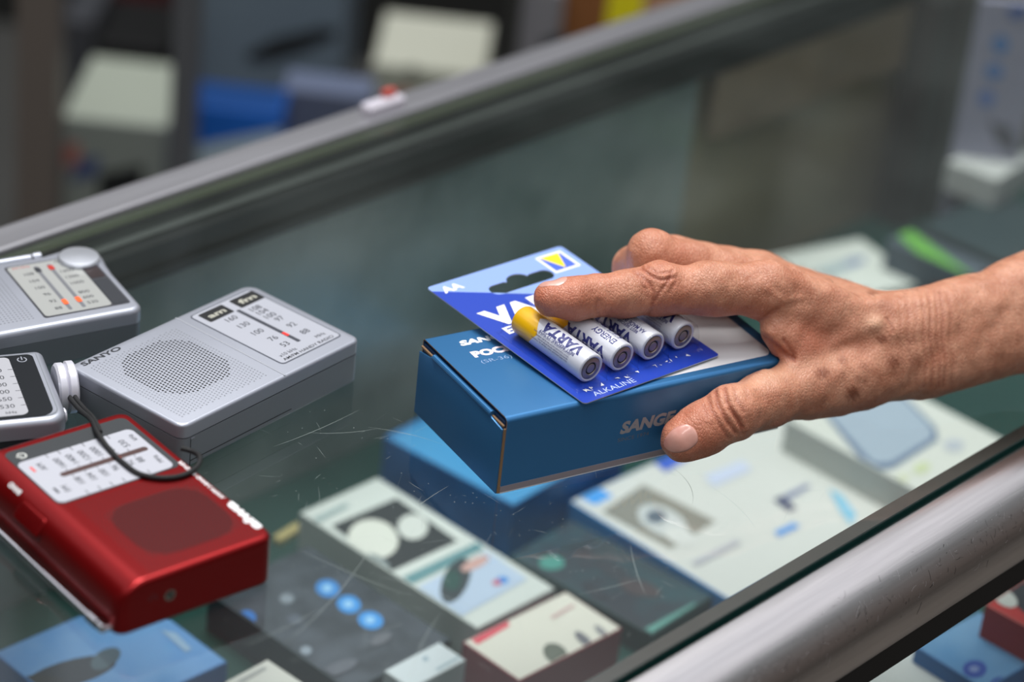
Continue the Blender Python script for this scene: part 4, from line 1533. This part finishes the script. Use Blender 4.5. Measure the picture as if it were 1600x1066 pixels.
# skin colour: lasting spots and redder fingertips, darkened along the folds
spot = np.zeros(nv)
for x, y, rx, ry, s in ((1286, 583, 13, 9, .75), (1316, 564, 8, 7, .5), (1332, 614, 11, 12, .85), (1378, 530, 9, 7, .8), (1396, 566, 11, 11, .8), (1363, 459, 9, 5, .6), (1350, 572, 10, 8, .4),
                        (1425, 532, 8, 6, .4), (1362, 518, 14, 8, .35), (1317, 584, 5, 4, .4), (1340, 592, 6, 5, .35), (1181, 610, 5, 3, .35), (1430, 565, 12, 10, .3), (1352, 596, 5, 5, .4), (1385, 480, 14, 9, .2),
                        (1290, 470, 30, 14, .22), (1262, 455, 12, 6, .28), (1455, 500, 10, 8, .2), (1540, 440, 14, 7, .2), (1500, 470, 12, 7, .18)):
    rr_ = np.hypot((PX - x) / rx, (PY - y) / ry) + .18 * np.sin(V[:, 0] * 1.9 + V[:, 2] * 1.3) + .12 * np.sin(V[:, 0] * 4.1 - V[:, 2] * 3.3)
    spot = np.maximum(spot, s * np.clip(1.45 - rr_ * 1.1, 0, 1) * (FC > .05))
redn = np.zeros(nv)
for c, r_, s in ((iT, 20, .75), (tT, 22, .7), (iD, 16, .5), (tI, 16, .55), (iP, 18, .5), (mP, 16, .45), (mT, 18, .7), ((160, 4, 44), 16, .75), ((176, 2, 40), 16, .4), (iM, 18, .2)):
    redn = np.maximum(redn, s * np.exp(-(np.linalg.norm(V - np.array(c), axis=1) / r_) ** 2))
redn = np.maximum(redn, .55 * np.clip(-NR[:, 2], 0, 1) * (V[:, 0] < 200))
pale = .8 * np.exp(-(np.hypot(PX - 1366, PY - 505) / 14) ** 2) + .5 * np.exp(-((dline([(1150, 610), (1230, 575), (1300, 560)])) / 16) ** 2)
at = me.color_attributes.new('skin_tone', 'FLOAT_COLOR', 'POINT')
colr = np.stack([spot, redn, np.clip(fold, 0, 1), np.clip(pale, 0, 1)], 1).astype(np.float32)
at.data.foreach_set('color', colr.ravel())

m = bpy.data.materials.new('aged_skin')
m.use_nodes = True
nt = m.node_tree
L = nt.links
b = nt.nodes['Principled BSDF']
vc = nt.nodes.new('ShaderNodeVertexColor')
vc.layer_name = 'skin_tone'
sp = nt.nodes.new('ShaderNodeSeparateColor')
L.new(vc.outputs['Color'], sp.inputs[0])
tc = nt.nodes.new('ShaderNodeTexCoord')


def noise(scale, det=4, rough=.6):
    n_ = nt.nodes.new('ShaderNodeTexNoise')
    n_.inputs['Scale'].default_value = scale
    n_.inputs['Detail'].default_value = det
    n_.inputs['Roughness'].default_value = rough
    L.new(tc.outputs['Object'], n_.inputs['Vector'])
    return n_


def mix(fac, a, b_, f0=None):
    x = nt.nodes.new('ShaderNodeMix')
    x.data_type = 'RGBA'
    if isinstance(fac, float): x.inputs['Factor'].default_value = fac
    else: L.new(fac, x.inputs['Factor'])
    for k, v_ in (('A', a), ('B', b_)):
        if isinstance(v_, tuple): x.inputs[k].default_value = v_
        else: L.new(v_, x.inputs[k])
    return x.outputs['Result']


def rng_(src, a, b_, c=0., d=1.):
    r_ = nt.nodes.new('ShaderNodeMapRange')
    for k, v_ in (('From Min', a), ('From Max', b_), ('To Min', c), ('To Max', d)): r_.inputs[k].default_value = v_
    L.new(src, r_.inputs['Value'])
    return r_.outputs[0]


base = mix(rng_(noise(70, 5).outputs['Fac'], .38, .62), lin('ca9276'), lin('b3785d'))
base = mix(rng_(noise(420, 3).outputs['Fac'], .45, .75, 0, .4), base, lin('a8674f'))
base = mix(rng_(noise(900, 2).outputs['Fac'], .55, .8, 0, .35), base, lin('dfb399'))
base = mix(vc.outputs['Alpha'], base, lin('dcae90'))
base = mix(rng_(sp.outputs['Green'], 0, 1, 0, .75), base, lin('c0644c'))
base = mix(rng_(sp.outputs['Blue'], 0, 1, 0, .6), base, lin('8c4432'))
base = mix(sp.outputs['Red'], base, lin('7d4630'))
L.new(base, b.inputs['Base Color'])
b.inputs['Roughness'].default_value = .43
b.inputs['Specular IOR Level'].default_value = .45
b.inputs['Subsurface Weight'].default_value = .18
b.inputs['Subsurface Radius'].default_value = (1, .35, .2)
b.inputs['Subsurface Scale'].default_value = .004
vo = nt.nodes.new('ShaderNodeTexVoronoi')
vo.inputs['Scale'].default_value = 900
vo.feature = 'DISTANCE_TO_EDGE'
mp = nt.nodes.new('ShaderNodeMapping')
mp.inputs['Scale'].default_value = (1.0, .55, .55)
L.new(tc.outputs['Object'], mp.inputs[0])
L.new(mp.outputs[0], vo.inputs['Vector'])
wr = nt.nodes.new('ShaderNodeTexNoise')
wr.inputs['Scale'].default_value = 260
wr.inputs['Detail'].default_value = 5
mp2 = nt.nodes.new('ShaderNodeMapping')
mp2.inputs['Scale'].default_value = (2.4, .6, .6)
L.new(tc.outputs['Object'], mp2.inputs[0])
L.new(mp2.outputs[0], wr.inputs['Vector'])
b1 = nt.nodes.new('ShaderNodeBump')
b1.inputs['Strength'].default_value = .7
b1.inputs['Distance'].default_value = .0006
L.new(wr.outputs['Fac'], b1.inputs['Height'])
b2 = nt.nodes.new('ShaderNodeBump')
b2.inputs['Strength'].default_value = .5
b2.inputs['Distance'].default_value = .0003
L.new(rng_(vo.outputs['Distance'], 0, .25), b2.inputs['Height'])
L.new(b1.outputs[0], b2.inputs['Normal'])
L.new(b2.outputs[0], b.inputs['Normal'])
me.materials.append(m)
skin = bpy.data.objects.new('hand_and_forearm', me)
COL.objects.link(skin)
skin.parent = person

# dark sleeve end further up the arm
mb = MB()
Mb_ = np.cross(A2 - A1, WD)
Mb_ /= np.linalg.norm(Mb_)
rings = []
for k_, (t_, g_) in enumerate(((.52, 34), (.50, 36), (.50, 37.5), (.53, 38.5), (.7, 39), (.95, 42), (1.25, 46), (1.27, 30))):
    c_ = A1 + (A2 - A1) * t_
    rings.append([tuple(c_ + WD * ((g_ + 9) * math.cos(2 * math.pi * i / 40) * (1 + .03 * math.sin(5 * i + k_))) + Mb_ * ((g_ - 2) * math.sin(2 * math.pi * i / 40))) for i in range(40)])
mb.loops(rings, mat('dark_cloth', '2b3038', .85, bump=.6, bscale=900), False, True)
tag(mb.build('sleeve', skin), 'dark cloth sleeve')

# fine forearm hair
mb = MB()
M_hair = mat('arm_hair', '4a3c34', .5)
rh = np.random.RandomState(11)
cand = np.where((V2[:, 0] > 185) & (NR[:, 2] > -.2) & (FC < .75))[0]
for i in rh.choice(cand, 260):
    p = Vector(V2[i])
    nn = Vector(NR[i])
    t_ = (Vector((-1, 0, 0)) + Vector(rh.normal(size=3)) * .5).normalized()
    t_ = (t_ - nn * t_.dot(nn)).normalized()
    ln = rh.uniform(3, 8) * (1.0 if V2[i, 0] < 255 else 1.5)
    P_ = [p + t_ * (ln * k / 5) + nn * (ln * .30 * math.sin(k / 5 * 2.2) - .1) for k in range(6)]
    mb.tube(P_, [.045, .04, .04, .035, .03, .01], M_hair, 3, False)
tag(mb.build('arm_hair', skin, smooth=False), 'sparse fine dark hair', kind='stuff')

# nails grown on the skin
bvh = BVHTree.FromPolygons([Vector(p) for p in V2], [tuple(int(i) for i in f) for f in Fq[(V[Fq[:, 0]][:, 0] < 150)]])
M_nail = mat('nail_plate', 'c98c7e', .3, 0, .5, .3, var=.25, vscale=90, c2='d8a698')


def nail(pc, axis, normal, ln, wd, name='fingernail', lift=.35, arch=1.6):
    """pc centre above the nail, axis cuticle->tip, normal outwards (carton frame, mm)"""
    axis = Vector(axis).normalized()
    nrm = Vector(normal).normalized()
    nrm = (nrm - axis * nrm.dot(axis)).normalized()
    side = axis.cross(nrm).normalized()
    nu, nvv = 15, 15
    P, ok = [], True
    for j in range(nvv):
        for i in range(nu):
            s, t = i / (nu - 1) * 2 - 1, j / (nvv - 1) * 2 - 1
            # square to squircle
            ss = s * math.sqrt(1 - .42 * t * t)
            tt = t * math.sqrt(1 - .42 * s * s)
            o = Vector(pc) + side * (ss * wd / 2) + axis * (tt * ln / 2) + nrm * 20
            # splay the rays slightly so they wrap the sides
            dr = (-nrm - side * ss * .22).normalized()
            o = Vector(pc) + axis * (tt * ln / 2) + side * (ss * wd / 2) + nrm * 12 + side * ss * 12 * .22
            hit = bvh.ray_cast(o, dr, 60)
            if hit[0] is None: hit = bvh.find_nearest(Vector(pc) + side * (ss * wd / 2) + axis * (tt * ln / 2))
            e = max(abs(s), abs(t))
            P.append((hit[0] + hit[1] * (lift * (1 - e ** 6) + .08), hit[0] - hit[1] * .3))
    mb = MB()
    top = [tuple(p[0]) for p in P]
    fs = [(j * nu + i, j * nu + i + 1, (j + 1) * nu + i + 1, (j + 1) * nu + i) for j in range(nvv - 1) for i in range(nu - 1)]
    bo = [i for i in range(nu)] + [j * nu + nu - 1 for j in range(1, nvv)] + [(nvv - 1) * nu + i for i in range(nu - 2, -1, -1)] + [j * nu for j in range(nvv - 2, 0, -1)]
    low = [tuple(P[i][1]) for i in bo]
    N0 = len(top)
    nb = len(bo)
    fs += [(bo[(k + 1) % nb], bo[k], N0 + k, N0 + (k + 1) % nb) for k in range(nb)]
    mb.add(top + low, fs, M_nail)
    o = mb.build(name, skin, angle=80)
    return o


def hdir(px0, py0, px1, py1, k):
    return HN(px1, py1, k) - HN(px0, py0, k)


vd = -(HB(CF * .001 + 0) )
vdir = -np.array([CF @ E3, CF @ N3, CF[2]])
nail(HN(1071, 683, -23), hdir(1094, 670, 1046, 698, -20), (vdir + np.array([0, -.1, .15])), 13.6, 14.6, lift=.4)
nail((50.5, 49.5, 72), (-1, .22, -.12), (.0, .8, 1), 13.5, 11.0, lift=.2)


# ------------------------------------------------------------------ goods beyond the corner post
case_box('dark_gadget_box', 'dark teal box beyond the corner post, white carton standing on it', (1440, 352), (1560, 296), (1590, 440), -150, 49,
         mat('teal_dark_side', '1c2f33', .4), mat('teal_dark_lid', '24383c', .4), [], 'box', GR)
o = case_box('white_carton', 'small white carton on the dark box beyond the corner post', (1480, 252), (1540, 216), (1530, 300), -128, 29, K('a9adab'), K('c4c8c4'), [], 'box', GR, -149.6)


# standing carton beyond the corner post and the shelves opposite, all turned towards the aisle
DH = np.array([CF[0], CF[1], 0.]) / math.hypot(CF[0], CF[1])
RH = np.array([DH[1], -DH[0], 0.])
GY = math.atan2(RH[1], RH[0])


def WT(px, py, t):                    # pixel -> point on the upright plane at distance t
    d = ray(px, py)
    return CP + d * (t / (d @ DH))


def stand_box(name, label, x0p, x1p, ytop, t, depth, zb, body, top=None, gfx=(), cat='box', group=None, zt=None, d2=0):
    a = WT(x0p, ytop, t)
    b_ = WT(x1p, ytop, t)
    xw = (b_ - a) @ RH * 1000
    zz = (a[2] * 1000 if zt is None else zt) - zb
    mb = MB()
    mb.slab([(0, 0), (xw, 0), (xw, depth), (0, depth)], 0, zz, body, r1=1.5, seg=2, mtop=top or body)
    for i, (pts, m_) in enumerate(gfx):
        P = [WT(*q, t) - a for q in pts]
        P = [(p @ RH * 1000, -.3 - .2 * i, p[2] * 1000 + a[2] * 1000 - zb) for p in P]
        ar = sum(P[k][0] * P[(k + 1) % len(P)][2] - P[(k + 1) % len(P)][0] * P[k][2] for k in range(len(P)))
        mb.poly3(P if ar > 0 else P[::-1], m_)
    o = mb.build(name, smooth=False)
    o.location = (a[0], a[1], zb / 1000 + .0004)
    o.rotation_euler = (0, 0, GY)
    return tag(o, label, cat, group)


stand_box('icon_carton', 'lilac-grey carton with a column of round blue icons, standing at the far right', 1540, 1650, -30, 1.70, 8, -199.5, K('8d8ea2', .5), None,
          [(pe(1563, 70, 13, 15), K('2f6fae')), (pe(1553, 112, 14, 13), K('3c6fae')), (pe(1541, 154, 13, 13), K('4f6fae')), ([(1572, 12), (1606, 8), (1606, 26), (1580, 30)], K('1d4f96')),
           ([(1545, 190), (1580, 200), (1588, 240), (1560, 225)], K('4a4c58'))], 'box', GR, zt=-9)

ZS = -560
unit = empty('shelf_unit', tuple(CP + DH * 2.4)[:2] + (-.95,), GY, 'dark shelving unit with upright metal posts across the aisle', 'shelf')


def upart(x0, x1, t0, t1, z0, z1, m_, name):
    mb = MB()
    mb.box(x0, (t0 - 2.4) * 1000, z0 + 950, x1, (t1 - 2.4) * 1000, z1 + 950, m_)
    mb.build(name, unit, smooth=False)


upart(-900, 290, 1.93, 2.75, ZS - 20, ZS, mat('shelf_board', '4a4a48', .5), 'shelf_board')
upart(-900, 290, 2.75, 2.77, -950, 900, mat('shelf_backing', '141513', .7), 'backing')
for x0p, x1p, c in ((28, 93, '6a625c'), (270, 308, '5c5e62'), (786, 806, '3a3a38')):
    a = (WT(x0p, 100, 1.90) - CP) @ RH * 1000
    b = (WT(x1p, 100, 1.90) - CP) @ RH * 1000
    upart(a, b, 1.895, 1.925, -950, 900, mat('post_' + c, c, .45, .2), 'post')
OG = 'boxed goods on the opposite shelves'
stand_box('white_appliance_box', 'blurred white box with a black window, between the brown and grey posts', 97, 262, 182, 1.97, 130, ZS, K('858c86'), K('9ca396'),
          [([(155, 272), (224, 258), (224, 315), (152, 335)], K('15181a')), ([(97, 228), (124, 222), (127, 254), (100, 262)], K('a2685e')), ([(124, 252), (158, 244), (150, 275), (108, 284)], K('3c4c78'))], 'box', OG)
stand_box('black_appliance', 'black case behind the blurred white box', 148, 262, 66, 2.2, 110, ZS, K('0a0b0c'), None, (), 'appliance', OG)
stand_box('grey_case', 'dark grey case left of the black appliance, behind the white box', 94, 146, 30, 2.2, 110, ZS, K('393b40'), None, (), 'case', OG)
stand_box('dark_red_box', 'dark red box high behind the black appliance', 155, 262, -60, 2.4, 100, ZS, K('4a1014'), None, (), 'box', OG)
stand_box('grey_blue_carton', 'tall grey-blue carton with a slanting black picture', 312, 549, -120, 2.16, 150, ZS, mat('grey_blue_card', '64727e', .5),
          None, [([(384, 84), (430, 60), (505, 43), (530, 48), (520, 62), (470, 84), (420, 98), (390, 98)], K('17191c'))], 'box', OG)
stand_box('blue_white_box', 'bright blue box with a white lower band, right of the grey post', 284, 440, 162, 1.95, 50, ZS, K('0f5cb8'), mat('blue_top', '0a3c78', .5),
          [([(286, 232), (440, 202), (440, 300), (286, 330)], K('a9bcc8'))], 'box', OG)
stand_box('lilac_grey_box', 'long lilac-grey box between the blue box and the cream boxes', 442, 582, 138, 2.0, 40, ZS, K('545c72'), K('5e6880'), (), 'box', OG)
stand_box('cream_box', 'cream box with a grey mark on its front, above the white clip on the rail', 582, 760, 100, 2.05, 120, ZS, K('9a9d90'), K('b2b4a6'),
          [([(600, 148), (640, 138), (640, 160), (604, 168)], K('a04a3c')), (pe(645, 112, 12, 9), K('6f7268'))], 'box', OG)
stand_box('grey_carton', 'mid-grey carton right of the dark post, beside the orange-brown one', 810, 884, -20, 2.0, 110, ZS, K('7c7c82'), None, [([(846, 64), (882, 52), (882, 90), (846, 98)], K('262c34'))], 'box', OG)
stand_box('brown_carton', 'orange-brown cardboard carton behind the yellow tag', 886, 1012, -40, 2.05, 110, ZS, K('85552f'), K('8a6038'), (), 'box', OG)
stand_box('tan_carton', 'pale tan carton at the top edge right of the yellow tag', 1016, 1250, -70, 2.05, 110, ZS, K('b0876c'), None, (), 'box', OG)
stand_box('price_tag', 'yellow tag standing behind the back rail at the top edge', 958, 1014, -60, 1.93, 3, ZS, mat('yellow_tag', 'e0d41c', .5), None, (), 'tag')
mb = MB()
p = W(598, 170, .0035) * 1000
mb.slab(rrect(-15, -5, 15, 5, 3), 0, 6, K('b8b4be'), r1=2)
mb.slab(rrect(2, 0, 11, 5, 1), 6, 10, K('a8433a'), r1=1)
o = mb.build('cable_clip', smooth=True)
o.location = (p[0] / 1000, p[1] / 1000, .0034)
tag(o, 'small white and red clip lying on the back rail', 'clip')
